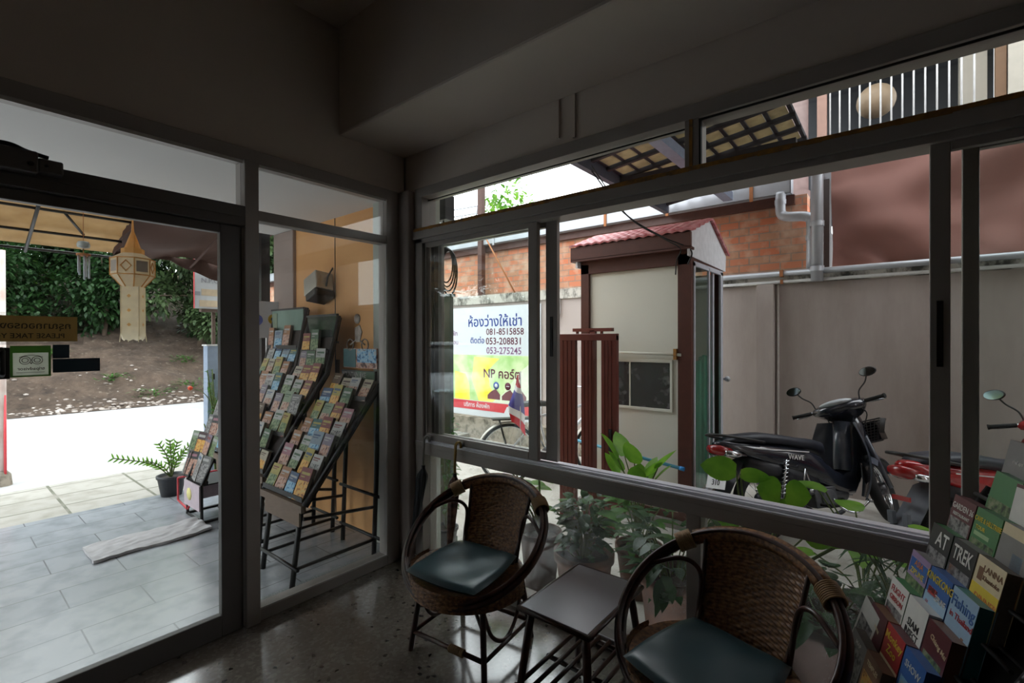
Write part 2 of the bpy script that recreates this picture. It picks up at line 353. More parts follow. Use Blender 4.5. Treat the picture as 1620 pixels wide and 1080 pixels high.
# ------------------------------------------------------------------ porch
tile = brick_mat('porch_tile', (150, 154, 160), (160, 163, 168), (100, 102, 106), .62, .3, .22, ms=.0035, axes='yx', bump=.15, stain=(122, 127, 134))
struct('trim_7', MB().box(-2.8, -.2, -6, .05, -.2, 0), tile, 'grey tiled porch floor')
pav = brick_mat('pavers', (150, 146, 138), (160, 156, 148), (92, 92, 78), .62, .42, .9, ms=.012, axes='yx', bump=.4, offset=.0, stain=(134, 130, 120))
struct('trim_8', MB().box(-4.3, -2.8, -8, 3.7, -.3, -.06), pav, 'concrete paver strip between porch and street')
orange, n_, l_, b_ = nodes_mat('orange_wall_paint')
tc = n_.new('ShaderNodeTexCoord'); no = n_.new('ShaderNodeTexNoise'); no.inputs['Scale'].default_value = 1.6; no.inputs['Detail'].default_value = 5; l_.new(tc.outputs['Object'], no.inputs[0])
cr = n_.new('ShaderNodeValToRGB'); cr.color_ramp.elements[0].position = .3; cr.color_ramp.elements[0].color = (*lin((206, 152, 98)), 1); cr.color_ramp.elements[1].position = .7; cr.color_ramp.elements[1].color = (*lin((222, 170, 112)), 1)
l_.new(no.outputs[0], cr.inputs[0]); l_.new(cr.outputs[0], b_.inputs['Base Color']); b_.inputs['Roughness'].default_value = .6
struct('wall_porch', MB().box(-1.58, -.36, .05, .2, -.2, 2.43), orange, 'orange painted side wall of the porch')
MB().box(-.942, -.936, .046, .051, 0, 2.43).build('panel_joint', dk, S.objects['wall_porch'])
struct('trim_9', MB().box(-.36, .03, .0, .3, -.2, 3.4), mat('column_grey_green', (168, 172, 162), .7, var=.06, scale=4), 'pale square column at the corner of the building', bevel=.01)
struct('trim_10', MB().box(-1.95, -1.58, .02, .3, -.2, 2.43), mat('column_pinkish', (156, 140, 132), .7, var=.08, scale=4), 'pinkish grey column at the end of the orange wall', bevel=.008)
struct('trim_11', MB().box(-2.1, -2.02, -.06, .02, -.2, 2.6), black, 'black steel post at the porch edge')
# ------------------------------------------------------------------ alley, walls and buildings behind it
conc = weathered('alley_concrete', (186, 182, 174), (140, 136, 126), 2.5, streak=1, lo=.45, hi=.75)
struct('trim_12', MB().box(-2.8, 8, .12, 3.9, -.3, -.12), conc, 'concrete ground of the alley')
plw = weathered('alley_wall_plaster', (176, 166, 160), (150, 138, 130), 1.2, streak=4, lo=.45, hi=.7)
struct('wall_alley_shade', MB().box(6.5, 6.7, .12, 3.9, -.3, 3.6), plw, 'unseen plastered wall added to shade the right end of the alley')  # out of view, added to keep light off the right of the alley
cop = weathered('mossy_coping', (190, 186, 176), (66, 66, 60), 4.5, streak=1.6, lo=.47, hi=.6)
struct('wall_alley', MB().box(-8, 6.5, 3.7, 3.9, -.3, 2.03).box(1.4, 1.56, 3.6, 3.7, -.3, 2.03), plw, 'plastered boundary wall along the alley')
struct('trim_13', MB().box(-8, 6.5, 3.67, 3.9, 2.03, 2.17), cop, 'weather-stained coping of the alley wall')
base = weathered('dirty_wall_foot', (150, 140, 126), (84, 78, 66), 6, streak=1, lo=.45, hi=.62)
struct('trim_14', MB().box(-8, 1.2, 3.5, 3.7, -.3, .2), base, 'crumbling kerb at the foot of the alley wall')
brk = brick_mat('red_brick', (196, 116, 82), (178, 134, 106), (150, 128, 112), .21, .085, .9, ms=.007, axes='xz', bump=.8, stain=(200, 168, 144))
struct('wall_brick', MB().box(-12, 1.83, 3.9, 4.1, 1.8, 3.0), brk, 'red brick upper wall of the neighbouring building')
brown = mat('brown_painted_steel', (84, 52, 42), .5, var=.15)
struct('trim_15', MB().box(-12, 1.72, 3.84, 4.1, 2.9, 3.0), brown, 'brown fascia board under the gutter')
struct('trim_16', MB().box(1.83, 2.0, 4.2, 4.4, 1.8, 3.2).box(-12, 1.8, 4.3, 9, 1.8, 3.05), mat('recess_shade', (40, 34, 32), .9), 'dark recess and flat roof behind the brick wall')  # near-black colour stands in for the shade inside the recess
# road and bank
asph = mat('asphalt', (168, 166, 166), .9, var=.1, scale=3, bump=.2, bscale=80)
struct('ground', MB().box(-11.6, -4.3, -45, 45, -.4, -.15).box(-4.3, -2.8, 3.7, 45, -.4, -.15).box(-4.3, 8, -45, -6.2, -.4, -.15), asph, 'asphalt street in front of the building')
dirt, n_, l_, b_ = nodes_mat('dirt_bank')
tc = n_.new('ShaderNodeTexCoord'); n1 = n_.new('ShaderNodeTexNoise'); n1.inputs['Scale'].default_value = 2.4; n1.inputs['Detail'].default_value = 12; n1.inputs['Roughness'].default_value = .8
n2 = n_.new('ShaderNodeTexNoise'); n2.inputs['Scale'].default_value = 9; n2.inputs['Detail'].default_value = 4
l_.new(tc.outputs['Object'], n1.inputs[0]); l_.new(tc.outputs['Object'], n2.inputs[0])
cr = n_.new('ShaderNodeValToRGB'); q = cr.color_ramp.elements; q[0].position = .35; q[0].color = (*lin((52, 40, 32)), 1); q[1].position = .62; q[1].color = (*lin((106, 88, 74)), 1)
l_.new(n1.outputs[0], cr.inputs[0]); mx = n_.new('ShaderNodeMix'); mx.data_type = 'RGBA'; mp = n_.new('ShaderNodeMapRange'); mp.inputs[1].default_value = .62; mp.inputs[2].default_value = .7
l_.new(n2.outputs[0], mp.inputs[0]); l_.new(mp.outputs[0], mx.inputs[0]); l_.new(cr.outputs[0], mx.inputs[6]); mx.inputs[7].default_value = (*lin((126, 112, 98)), 1)
l_.new(mx.outputs[2], b_.inputs['Base Color']); b_.inputs['Roughness'].default_value = .95
bp = n_.new('ShaderNodeBump'); bp.inputs['Strength'].default_value = .9; bp.inputs['Distance'].default_value = .15; l_.new(n1.outputs[0], bp.inputs['Height']); l_.new(bp.outputs[0], b_.inputs['Normal'])
from mathutils import noise as MN
def bank(u, v):
    x = -11.5 - 12 * u; y = -45 + 63 * v
    s = max(0, u - .1); z = -.14 + 5.4 * (s ** 1.15) + (.25 if u > .05 else 0) * MN.noise((x * .8, y * .8, 0)) + .1 * MN.noise((x * 3, y * 3, 1)) * min(1, u * 8)
    return (x, y, z)
mb = MB().grid(bank, 60, 250); struct('trim_17', mb, dirt, 'bare earth bank across the street')
# ------------------------------------------------------------------ alley: gutter, pipes, tarp, roof
galv = mat('galvanised_metal', (186, 190, 196), .38, metal=.35, var=.12, scale=3); rustc = mat('rust_strap', (172, 112, 70), .8)
o = thing('roof_gutter', 'long galvanised box gutter along the top of the brick wall', 'gutter', (-5, 3.85, 3.0))
mb = MB().box(-7, 6.7, -.1, -.09, 0, .2).box(-7, 6.7, -.1, .06, 0, .008).box(6.69, 6.7, -.1, .06, 0, .2).box(-7, 6.7, -.112, -.09, .19, .2).box(-7, 6.7, .05, .06, 0, .2)
mb.build('trough', galv, o, bevel=.002)
for x in (-5.4, -3.9, -2.3, -.7, .9, 2.5, 4.5, 5.35, 6.3): MB().box(x, x + .035, -.116, -.1, -.03, .205).build('strap', rustc if x > 4 else galv, o)
o = thing('drain_pipe', 'thick silver downpipe with an elbow beside the brown tarpaulin', 'pipe', (1.95, 3.62, 2.03))
MB().tube([(-.95, .14, 1.21), (-.32, .12, 1.235), (-.1, .05, 1.25), (-.03, .0, 1.25), (.0, -.0, 1.22), (.0, .0, 1.1), (0, 0, .0)], .055, 14).build('pipe', galv, o)
for z in (.55, .1): MB().lathe([(.062, 0), (.062, .05)], (0, 0, z), 16).build('collar', galv, o)
o = thing('drain_pipe', 'silver zigzag downpipe under the end of the box gutter', 'pipe', (1.6, 3.76, 2.17))
MB().tube(bez([(0, .02, .85), (0, .0, .7), (.01, -.0, .62), (.06, -.02, .58), (.2, -.02, .56), (.27, -.02, .53), (.29, -.02, .45), (.29, -.02, .0)], 6), .05, 14).build('pipe', galv, o)
for c_l in ((0, .0, .72), (.29, -.02, .3)): MB().lathe([(.056, 0), (.056, .05)], c_l, 16).build('collar', galv, o)
o = thing('wall_pipe', 'upper silver water pipe running along the alley wall top', 'pipe', (1.0, 3.63, 2.135))
MB().tube([(0, 0, 0), (5, 0, .0)], .03, 10).build('pipe', galv, o)
for x in (.62, 1.9, 3.2): MB().box(x, x + .03, -.036, .04, -.036, .034).build('bracket', rustc, o)
o = thing('wall_pipe', 'lower thin white pipe just under the silver one on the alley wall', 'pipe', (1.0, 3.65, 2.05))
MB().tube([(0, 0, 0), (5, 0, .0)], .017, 10).build('pipe', mat('white_pipe', (220, 220, 218), .4), o)
for x in (.62, 1.9, 3.2): MB().box(x, x + .025, -.02, .02, -.022, .022).build('bracket', rustc, o)
o = MB().box(1.585, 1.6, 3.68, 3.7, -.05, 2.03).build('wall_conduit', mat('white_plastic', (224, 222, 216), .5)); tag(o, 'thin white vertical conduit on the alley wall behind the black motorbike', 'conduit')
tarp_m = mat('brown_tarpaulin', (158, 116, 106), .75, var=.12, scale=2, trans=.25)
def tarp(u, v):
    x = 2.06 + 3.4 * u; z = 2.12 + 1.31 * v
    q = u * 13 + 4 * v + 1.5 * sin(3 * v + 2 * u); d = .11 * sin(q) * abs(sin(q * .37 + 1)) + .03 * sin(u * 31 - v * 9) * (u > .3) + + .09 * MN.noise((x * 1.4 + z, z * 2.6 - x * .8, 3))
    sg = .01 * sin(u * 3.4 * pi * 1.4) * (1 - v)
    return (x, 3.78 + d, z + sg)
o = thing('tarpaulin', 'brown tarpaulin hanging in folds above the alley wall', 'tarpaulin', (0, 0, 0))
MB().sheet(tarp, 120, 50, .006).build('cloth', tarp_m, o); MB().tube([(2.0, 3.8, 3.44), (5.5, 3.8, 3.44)], .02).build('rail', brown, o)
# neighbour's tiled eave above the alley
o = thing('tiled_canopy', 'open tiled canopy roof on dark battens above the alley', 'roof', (0, 0, 0))
tilem = mat('underside_of_roof_tiles', (176, 164, 138), .85, var=.25, scale=12, trans=.5)
mb = MB(); rng = random.Random(5)
def rz_(x): return 3.04 + (x - .4) * .12
for i in range(9):
    for j in range(9):
        x0 = .455 + i * .165; y0 = .9 + j * .3
        mb.box(x0, x0 + .125, y0, y0 + .25, rz_(x0) + .05, rz_(x0) + .062, rot=Matrix.Rotation(-.12, 3, 'Y'))
mb.build('roof_tiles', tilem, o)
dkw = mat('dark_batten_wood', (46, 44, 50), .8)
mb = MB()
for i in range(10): x0 = .42 + i * .165; mb.box(x0, x0 + .03, .85, 3.66, rz_(x0) + .045, rz_(x0) + .08)
for j in range(10): y0 = .86 + j * .3; mb.box(.42, 1.95, y0, y0 + .04, rz_(1.1) + .02, rz_(1.1) + .065, rot=Matrix.Rotation(-.12, 3, 'Y'))
mb.build('batten', dkw, o)
bl = mat('pale_blue_beam', (150, 162, 186), .6)
MB().box(.36, .42, .85, 3.66, 2.98, 3.09).build('edge_board', mat('dark_blue_grey_board', (84, 92, 108), .7), o)
MB().box(.345, .36, .85, 3.66, 3.0, 3.03).build('trim_strip', bl, o)
MB().box(1.05, 1.15, .85, 3.66, 3.0, 3.09).build('rafter', bl, o); MB().box(.42, 1.95, 2.35, 2.42, 3.0, 3.06).build('rafter', dkw, o)
# balcony storey beyond the tarp
cream = mat('cream_wall_paint', (188, 180, 168), .8, var=.05)
struct('trim_18', MB().box(-.2, 3.5, 6.3, 6.4, 3.1, 5.6).box(1.2, 6.4, 4.6, 6.4, 5.45, 5.6).box(1.85, 6.4, 4.3, 6.4, 3.4, 3.5), mat('balcony_recess_shade', (34, 36, 42), .5), 'wall coloured as recess shade behind the balcony bars, with an added shade roof')  # recess shade put into the dark colour; roof slab added to dim the cream walls
struct('trim_19', MB().box(3.12, 3.34, 5.3, 5.5, 3.4, 5.6).box(3.46, 3.74, 4.98, 5.1, 3.4, 5.6).box(3.76, 6.4, 5.2, 5.4, 4.12, 5.6), cream, 'cream walls of the balcony storey')
struct('trim_20', MB().box(3.37, 3.45, 5.0, 5.1, 3.4, 5.6), mat('wood_brown', (120, 88, 62), .6), 'narrow brown post between the cream walls')
o = MB().lathe([(.15, 0), (.15, 2.4)], (1.56, 4.95, 3.2), 24).lathe([(.17, 0), (.17, .1)], (1.56, 4.95, 3.2), 24).build('round_pillar', mat('pink_grey_pillar', (158, 134, 130), .6)); tag(o, 'round pinkish pillar above the end of the gutter', 'pillar')
o = MB().box(1.8, 1.9, 4.95, 5.02, 3.2, 5.6).build('timber_post', mat('pinkish_timber', (170, 132, 118), .6)); tag(o, 'narrow pinkish timber post beside the round pillar', 'post')
o = thing('balcony_railing', 'row of thin white vertical balcony bars seen through the top light', 'railing', (0, 0, 0))
wbar = mat('white_bar_paint', (225, 222, 222), .5)
for i in range(14): MB().tube([(1.93 + i * .0985, 5, 3.55), (1.93 + i * .0985, 5, 5.2)], .009, 8).build('bar', wbar, o)
for z in (3.5, 5.2): MB().box(1.905, 3.3, 4.985, 5.015, z, z + .05).build('rail', wbar, o)
o = thing('globe_lamp', 'round beige globe lamp behind the balcony bars', 'lamp', (2.37, 5.35, 4.37))
MB().ball((0, 0, 0), .2, n=24, k=14).build('shade', mat('globe_beige', (168, 144, 118), .5), o); MB().tube([(0, 0, .19), (0, 0, .55)], .012).lathe([(.0, .21), (.05, .2), (.05, .18)], (0, 0, 0), 16).build('stem', black, o)
o = thing('steel_post', 'brown steel post standing on the coping above the banner', 'post', (-2.75, 3.75, 2.17))
MB().box(-.045, .045, -.045, .045, 0, 2.3).build('post', brown, o); MB().tube([(.1, -.06, 1.0), (.75, -.06, 0)], .012).build('brace', rustc, o)
o = thing('lattice_bracket', 'grey steel bracket frame with wires left of the post', 'bracket', (-3.6, 3.75, 3.2))
mb = MB()
for k in range(5): mb.tube([(-.5, 0, .05 + k * .12), (.85, 0, -.02 + k * .12)], .012)
for k in range(4): mb.tube([(-.4 + k * .35, 0, 0), (-.25 + k * .35, 0, .55)], .014)
mb.build('frame', galv, o); MB().box(-.3, -.02, -.1, .1, .25, .55).build('box', mat('grey_box', (150, 156, 160), .5), o); MB().tube([(-.45, 0, -.2), (-.45, 0, .6)], .02).build('upright', galv, o)
tag(MB().tube([(-1.9, 7.2, 1.), (-1.9, 7.2, 7)], .035).build('utility_pole', mat('grey_pole', (150, 155, 162), .6)), 'thin grey pole rising into the white sky', 'pole')
o = thing('cable_coil', 'black cable coil hanging beside the corner column', 'cable', (-.0, .36, 2.0))
mb = MB()
for k in range(4): mb.tube([(.0 + .012 * k + (.05 + .006 * k) * cos(a) * .6, .02 + .04 * cos(a), -.02 * k + (.13 + .012 * k) * sin(a)) for a in [2 * pi * i / 20 for i in range(20)]], .006, 6, closed=True)
mb.tube(bez([(0.01, 0, .1), (0, 0, .3), (-.03, 0, .6), (-.02, 0, .9)], 6), .006); mb.build('loops', black, o)
MB().box(-.06, .05, -.03, .06, .32, .5).build('junction_box', dk, o)
# grey green panel beside the column
o = thing('screen_panel', 'grey green upright panel between corner column and banner', 'panel', (-.18, .5, -.12))
ggp = mat('grey_green_panel', (104, 116, 106), .6, var=.1, scale=3)
MB().box(-.2, .115, -.02, .02, 0, 1.9).build('panel', ggp, o, bevel=.004); MB().box(-.22, .125, -.03, .03, 1.9, 1.92).build('cap', ggp, o); MB().box(-.2, .11, -.06, .06, 0, .05).build('foot', ggp, o)
# ------------------------------------------------------------------ banner
o = thing('rental_banner', 'large printed banner with Thai text and phone numbers on the alley wall', 'banner', (0, 3.69, 0))
bw = mat('banner_white', (214, 218, 222), .6, var=.02); ink_b = mat('ink_blue', (26, 58, 140), .6); ink_r = mat('ink_dark_red', (92, 22, 50), .6); ink_p = mat('ink_mauve', (130, 84, 124), .6)
yel = mat('banner_yellow', (240, 226, 60), .5, rgb2=(246, 240, 150), scale=3); grn = mat('banner_green', (168, 210, 130), .5, rgb2=(226, 238, 190), scale=4); redm = mat('banner_red', (214, 66, 74), .5); pale = mat('banner_pale', (232, 240, 214), .5)
MB().box(-4.0, -1.5, -.012, .0, .2, 1.98).build('sheet', bw, o)
mb = MB().box(-4.0, -1.62, -.014, -.012, .45, 1.2, 1).box(-1.62, -1.52, -.014, -.012, .45, 1.2, 0)
mb.prism([(-3.3, .45), (-2.95, .45), (-2.96, .7), (-3.05, .88), (-3.3, .92)], -.016, -.014, 0)
mb.prism([(-2.75, .45), (-2.3, .45), (-2.5, .7), (-2.55, .95), (-2.3, 1.15), (-2.85, 1.17), (-2.9, .8)], -.016, -.014, 0)
mb.prism([(-2.45, .45), (-1.65, .45), (-1.65, 1.12), (-1.9, .95), (-2.2, .62)], -.0165, -.014, 2)
mb.box(-4., -1.52, -.016, -.012, .3, .44, 3).prism([(-2.25, .22), (-1.9, .22), (-1.9, .43), (-2.15, .4)], -.018, -.014, 4)
mb.build('picture_panel', [yel, grn, pale, redm, bw], o)
sh = mat('brown_shoe_print', (120, 70, 78), .6); mb = MB()
for cx in (-2.42, -2.12, -1.9): mb.prism([(cx - .13, .5), (cx + .13, .5), (cx + .13, .58), (cx + .04, .67), (cx - .06, .62), (cx - .13, .56)], -.019, -.016)
mb.build('product_print', sh, o)
mb = MB(); F = lambda x, z: facing((x, -.013, z), '-y')
mb.text('ห้องว่างให้เช่า', .22, F(-2.42, 1.73), 0); mb.text('ติดต่อ', .13, F(-2.78, 1.43), 0, th=.001)
mb.text('081-8515858', .145, F(-2.2, 1.57), 1); mb.text('053-208831', .155, F(-2.22, 1.42), 1); mb.text('053-275245', .15, F(-2.22, 1.27), 2)
mb.text('ห้องพัก', .11, F(-3.4, 1.55), 2).text('รายเดือน', .1, F(-3.4, 1.4), 2)
Ft = lambda x, z: facing((x, -.018, z), '-y')
mb.text('NP คอร์ต', .2, Ft(-2.26, .9), 1)
mb.text('wifi', .05, Ft(-2.42, .63), 2); mb.text('น้ำ', .05, Ft(-2.1, .63), 1)
mb.lathe([(.0, -.0175), (.06, -.0175), (.06, -.0165)], (-2.37, 0, .72), 20, 0, 'y').lathe([(.0, -.0175), (.06, -.0175), (.06, -.0165)], (-2.13, 0, .72), 20, 1, 'y')
mb.lathe([(.0, -.019), (.03, -.019), (.03, -.0175)], (-2.37, 0, .72), 16, 3, 'y').box(-2.16, -2.1, -.02, -.018, .715, .725, 3)
mb.text('บริการ ห้องพัก', .1, facing((-2.8, -.017, .37), '-y'), 3).text('C', .2, facing((-2.05, -.0185, .33), '-y'), 4)
mb.build('lettering', [ink_b, ink_r, ink_p, bw, redm], o)
o = thing('electric_meter', 'small white electric meter box on the alley wall', 'meter', (-1.25, 3.7, 1.92))
MB().box(-.09, .09, -.1, 0, -.12, .12).build('case', white_pl, o, bevel=.02); MB().lathe([(0, -.13), (.06, -.125), (.065, -.1)], (0, 0, .03), 18, 0, 'y').build('dial', glass('meter_glass', (.8, .85, .85)), o)
MB().tube(bez([(0.03, -.05, -.12), (.05, -.05, -.2), (0, -.05, -.24), (-.04, -.05, -.18)], 5), .008).build('cable', white_pl, o)
# ------------------------------------------------------------------ guard booth
bo = thing('ticket_booth', 'small cream and brown booth with a red gabled roof', 'booth', (0, 0, -.05))
MB().box(.22, 1.3, 1.86, 2.82, -.07, .0).build('plinth', mat('plinth_concrete', (130, 126, 120), .9), bo)
crm = mat('booth_cream_panel', (222, 224, 212), .55, var=.05, scale=1.5); bb = mat('booth_brown_frame', (82, 44, 34), .5, var=.12); red_roof = mat('red_roof_tiles', (178, 84, 90), .6, rgb2=(206, 150, 150), scale=20)
X0, X1, Y0, Y1 = .25, 1.27, 1.9, 2.78; bal = mat('booth_white_aluminium', (196, 200, 210), .35)
mb = MB().box(X0 + .08, .61, Y0 + .01, Y0 + .03, .05, 2.12).box(1.1, X1 - .1, Y0 + .01, Y0 + .03, .05, 2.12).box(.61, 1.1, Y0 + .01, Y0 + .03, .05, .9).box(.61, 1.1, Y0 + .01, Y0 + .03, 1.32, 2.12)
mb.box(X0 + .01, X0 + .03, Y0, Y1, .05, 2.12).box(X0, X1, Y1 - .03, Y1, .05, 2.12); mb.build('wall_panel', crm, bo)
mb = MB().box(X0, X0 + .085, Y0 - .02, Y0 + .06, 0, 2.2).box(X1 - .1, X1 + .01, Y0 - .02, Y0 + .06, 0, 2.2).box(X1 - .05, X1 + .01, Y1 - .05, Y1, 0, 2.2).box(X0, X0 + .08, Y1 - .05, Y1, 0, 2.2)
mb.box(X0, X1, Y0 - .02, Y0 + .02, 2.11, 2.24).box(X1 - .02, X1 + .012, Y0, Y1, 2.14, 2.175).box(X0, X1, Y0 - .01, Y0 + .05, 0, .06).box(X1 - .02, X1 + .015, Y0, Y1, .0, .16); mb.build('frame', bb, bo, bevel=.003)
MB().box(X0, X1, Y0, Y1, .02, .05).build('floor_plate', bb, bo); MB().box(X0, X1, Y0, Y1, 2.16, 2.18).build('ceiling_plate', bb, bo)
mb = MB().box(X0 - .07, X1 + .03, Y0 - .09, Y0 - .06, 2.24, 2.36).box(X0 - .07, X1 + .03, Y0 - .09, Y0, 2.225, 2.245); mb.build('fascia', bb, bo)
ym = (Y0 + Y1) / 2
def roof(y0, z0, y1, z1):
    def fn(u, v):
        k = u * 14; h = .012 * abs(sin(k * pi)); st = (v * 5) % 1
        return (X0 - .08 + (X1 - X0 + .13) * u, y0 + (y1 - y0) * v, z0 + (z1 - z0) * v + h + .012 * (1 - st) * (v < 1))
    return fn
MB().sheet(roof(Y0 - .11, 2.36, ym, 2.56), 84, 30, .015).sheet(lambda u, v: roof(Y1 + .11, 2.3, ym, 2.56)(1 - u, v), 84, 30, .015).build('roof_tiles', red_roof, bo)
MB().prism([(Y0 - .08, 2.17), (Y1 + .06, 2.15), (Y1 + .08, 2.3), (ym, 2.545), (Y0 - .08, 2.36)], X1 + .0, X1 + .018, plane='yz').build('gable', mat('gable_white', (226, 228, 232), .5), bo); MB().prism([(Y0 - .08, 2.17), (Y1 + .06, 2.15), (Y1 + .08, 2.3), (ym, 2.545), (Y0 - .08, 2.36)], X0 - .02, X0, plane='yz').build('gable', MATS['gable_white'], bo)
wdw = MB().box(.59, 1.12, Y0 - .005, Y0 + .012, .885, .91).box(.59, 1.12, Y0 - .005, Y0 + .012, 1.3, 1.325).box(.59, .612, Y0 - .005, Y0 + .012, .9, 1.31).box(1.098, 1.12, Y0 - .005, Y0 + .012, .9, 1.31).box(.73, .745, Y0 - .002, Y0 + .01, .9, 1.31).build('window_frame', crm, bo, bevel=.003)
MB().box(.61, 1.1, Y0 + .002, Y0 + .008, .905, 1.305).build('window_pane', glass('booth_smoked_glass', (.5, .52, .53), dust=.4, dscale=14, base_=.5, dustcol=(.42, .42, .42)), wdw)
MB().tube([(.5, Y0 - .02, 1.385), (1.2, Y0 - .02, 1.37)], .012).build('hinge_rod', crm, bo); MB().box(1.14, 1.165, Y0 - .04, Y0, 1.33, 1.42).build('rusty_hinge', rust, bo)
f = MB().box(X1 - .0, X1 + .02, Y0 + .03, Y0 + .06, .17, 2.13).box(X1, X1 + .02, Y1 - .1, Y1 - .03, .17, 2.13).box(X1, X1 + .02, Y0 + .03, Y1 - .03, 2.1, 2.14).box(X1, X1 + .02, Y0 + .03, Y1 - .03, .15, .19).box(X1, X1 + .02, 2.32, 2.35, .17, 2.13).box(X1 - .02, X1, 2.5, 2.54, .17, 2.13).build('sliding_door', bal, bo, bevel=.002)
MB().box(X1 + .006, X1 + .011, Y0 + .05, 2.33, .19, 2.1).build('door_pane', glass('booth_door_glass', (.85, .95, .92)), f)
def curt(u, v): return (X1 - .1 + .018 * sin(u * 40), Y0 + .06 + u * .7, .1 + v * 1.22 + .03 * sin(u * 9))
MB().sheet(curt, 60, 6, .004).build('green_curtain', mat('green_curtain_cloth', (64, 190, 156), .8, var=.25, scale=5, trans=.5), bo)
MB().ball((X1 + .05, Y1 - .0, 1.12), .028).tube([(X1, Y1 - .0, 1.12), (X1 + .04, Y1, 1.12)], .012).build('door_knob', galv, bo)
o = thing('water_pipe', 'blue plastic pipe sloping across the booth front', 'pipe', (0, 0, 0))
MB().tube([(.2, 1.84, .50), (1.235, 1.84, .395)], .014, 10).build('pipe', mat('blue_plastic_pipe', (86, 168, 196), .45), o); MB().tube([(1.2, 1.84, .398), (1.238, 1.84, .394)], .017, 10).build('pipe_end', mat('bright_blue', (40, 140, 214), .4), o)
MB().box(.26, .28, 1.84, 1.88, .46, .51).build('clip', bb, o)
o = thing('overhead_cable', 'pair of black wires slung from the eave to the booth roof', 'cable', (0, 0, 0))
MB().tube(bez([(.75, 1.2, 2.75), (.9, 1.45, 2.45), (1.1, 1.7, 2.28), (1.25, 1.82, 2.2), (1.3, 1.84, 2.14), (1.27, 1.83, 2.05)], 8), .006, 6).tube(bez([(.76, 1.18, 2.78), (.93, 1.45, 2.42), (1.12, 1.68, 2.26), (1.22, 1.8, 2.18), (1.17, 1.86, 2.1), (1.16, 1.86, 1.98)], 8), .005, 6).build('wire', black, o)
# ------------------------------------------------------------------ gate
gm = mat('red_brown_gate', (104, 46, 38), .45, var=.18, scale=6)
o = thing('slatted_gate', 'red brown slatted metal gate standing in front of the booth', 'gate', (0, 1.4, -.12))
mb = MB(); 
for a, b in ((.336, .49), (.55, .655), (.735, .868)): mb.box(a, b, -.02, .02, 0, 1.6)
for a in (.37, .41, .45, .575, .61, .64, .76, .79, .82): mb.box(a, a + .004, -.024, -.02, .03, 1.56)
mb.build('slats', gm, o); MB().box(.336, .868, -.024, .024, 1.56, 1.615).build('rail', gm, o, bevel=.003); MB().box(.336, .868, -.02, .02, 0, .06).build('rail', gm, o, bevel=.003)
MB().box(.81, .83, -.04, -.02, .68, .86).tube([(.868, -.02, .72), (.9, -.04, .72)], .008).build('latch', black, o)
o = thing('gate_post', 'thin reddish post with a short rail behind the slatted gate', 'post', (.45, 1.75, -.12))
MB().box(-.02, .03, -.02, .02, 0, 1.65).box(-.2, .2, -.02, .02, 1.64, 1.67).box(-.2, .2, -.02, .02, 1.60, 1.61).build('post', gm, o)
for k in (-.17, -.05, .08): MB().box(k, k + .02, -.01, .01, 1.61, 1.64).build('spacer', gm, o)
# ------------------------------------------------------------------ rattan chairs and table
cane = mat('dark_cane', (72, 40, 30), .35, var=.3, scale=25, rgb2=(44, 24, 20)); canel = mat('light_cane_binding', (158, 124, 84), .5, var=.25, scale=60)
wick = mat('brown_wicker', (152, 108, 70), .42, var=.35, scale=70, rgb2=(84, 52, 32)); teal = mat('teal_vinyl_cushion', (40, 66, 72), .35, var=.12, scale=6, bump=.05, bscale=12)
HC, HR, HT = .512, .358, .598
def hoop(q, k=1., off=0.): return Vector((HR * k * cos(q), HR * k * sin(q) * cos(HT) - off * sin(HT), HC + HR * k * sin(q) * sin(HT) + off * cos(HT)))
def weave(fn, rows, cols, amp=.0035):
    """over-under weave on a surface fn(u,v): rows of strands across cols of stakes"""
    nv, nu = rows * 3, cols * 4
    def f(u, v):
        p = Vector(fn(u, v)); e = 1e-3
        n = (Vector(fn(min(u + e, 1), v)) - Vector(fn(max(u - e, 0), v))).cross(Vector(fn(u, min(v + e, 1))) - Vector(fn(u, max(v - e, 0))))
        n = n.normalized() if n.length > 0 else Vector((0, 1, 0))
        r = v * rows; k = int(min(r, rows - 1e-6)); a = sin(pi * (r - k)); return p + n * amp * (a * (1 + .8 * cos(pi * (u * cols + k))))
    return f, nu, nv
def backp(u, v):
    w_ = .30 + .07 * v; t = 2 * u - 1; y = .15 + (.30 - .15) * v - .075 * t * t * (.6 + .4 * v) + .01 * sin(pi * v); z = .36 + .345 * v - .03 * t * t * v
    return (t * w_ / 2, y, z)
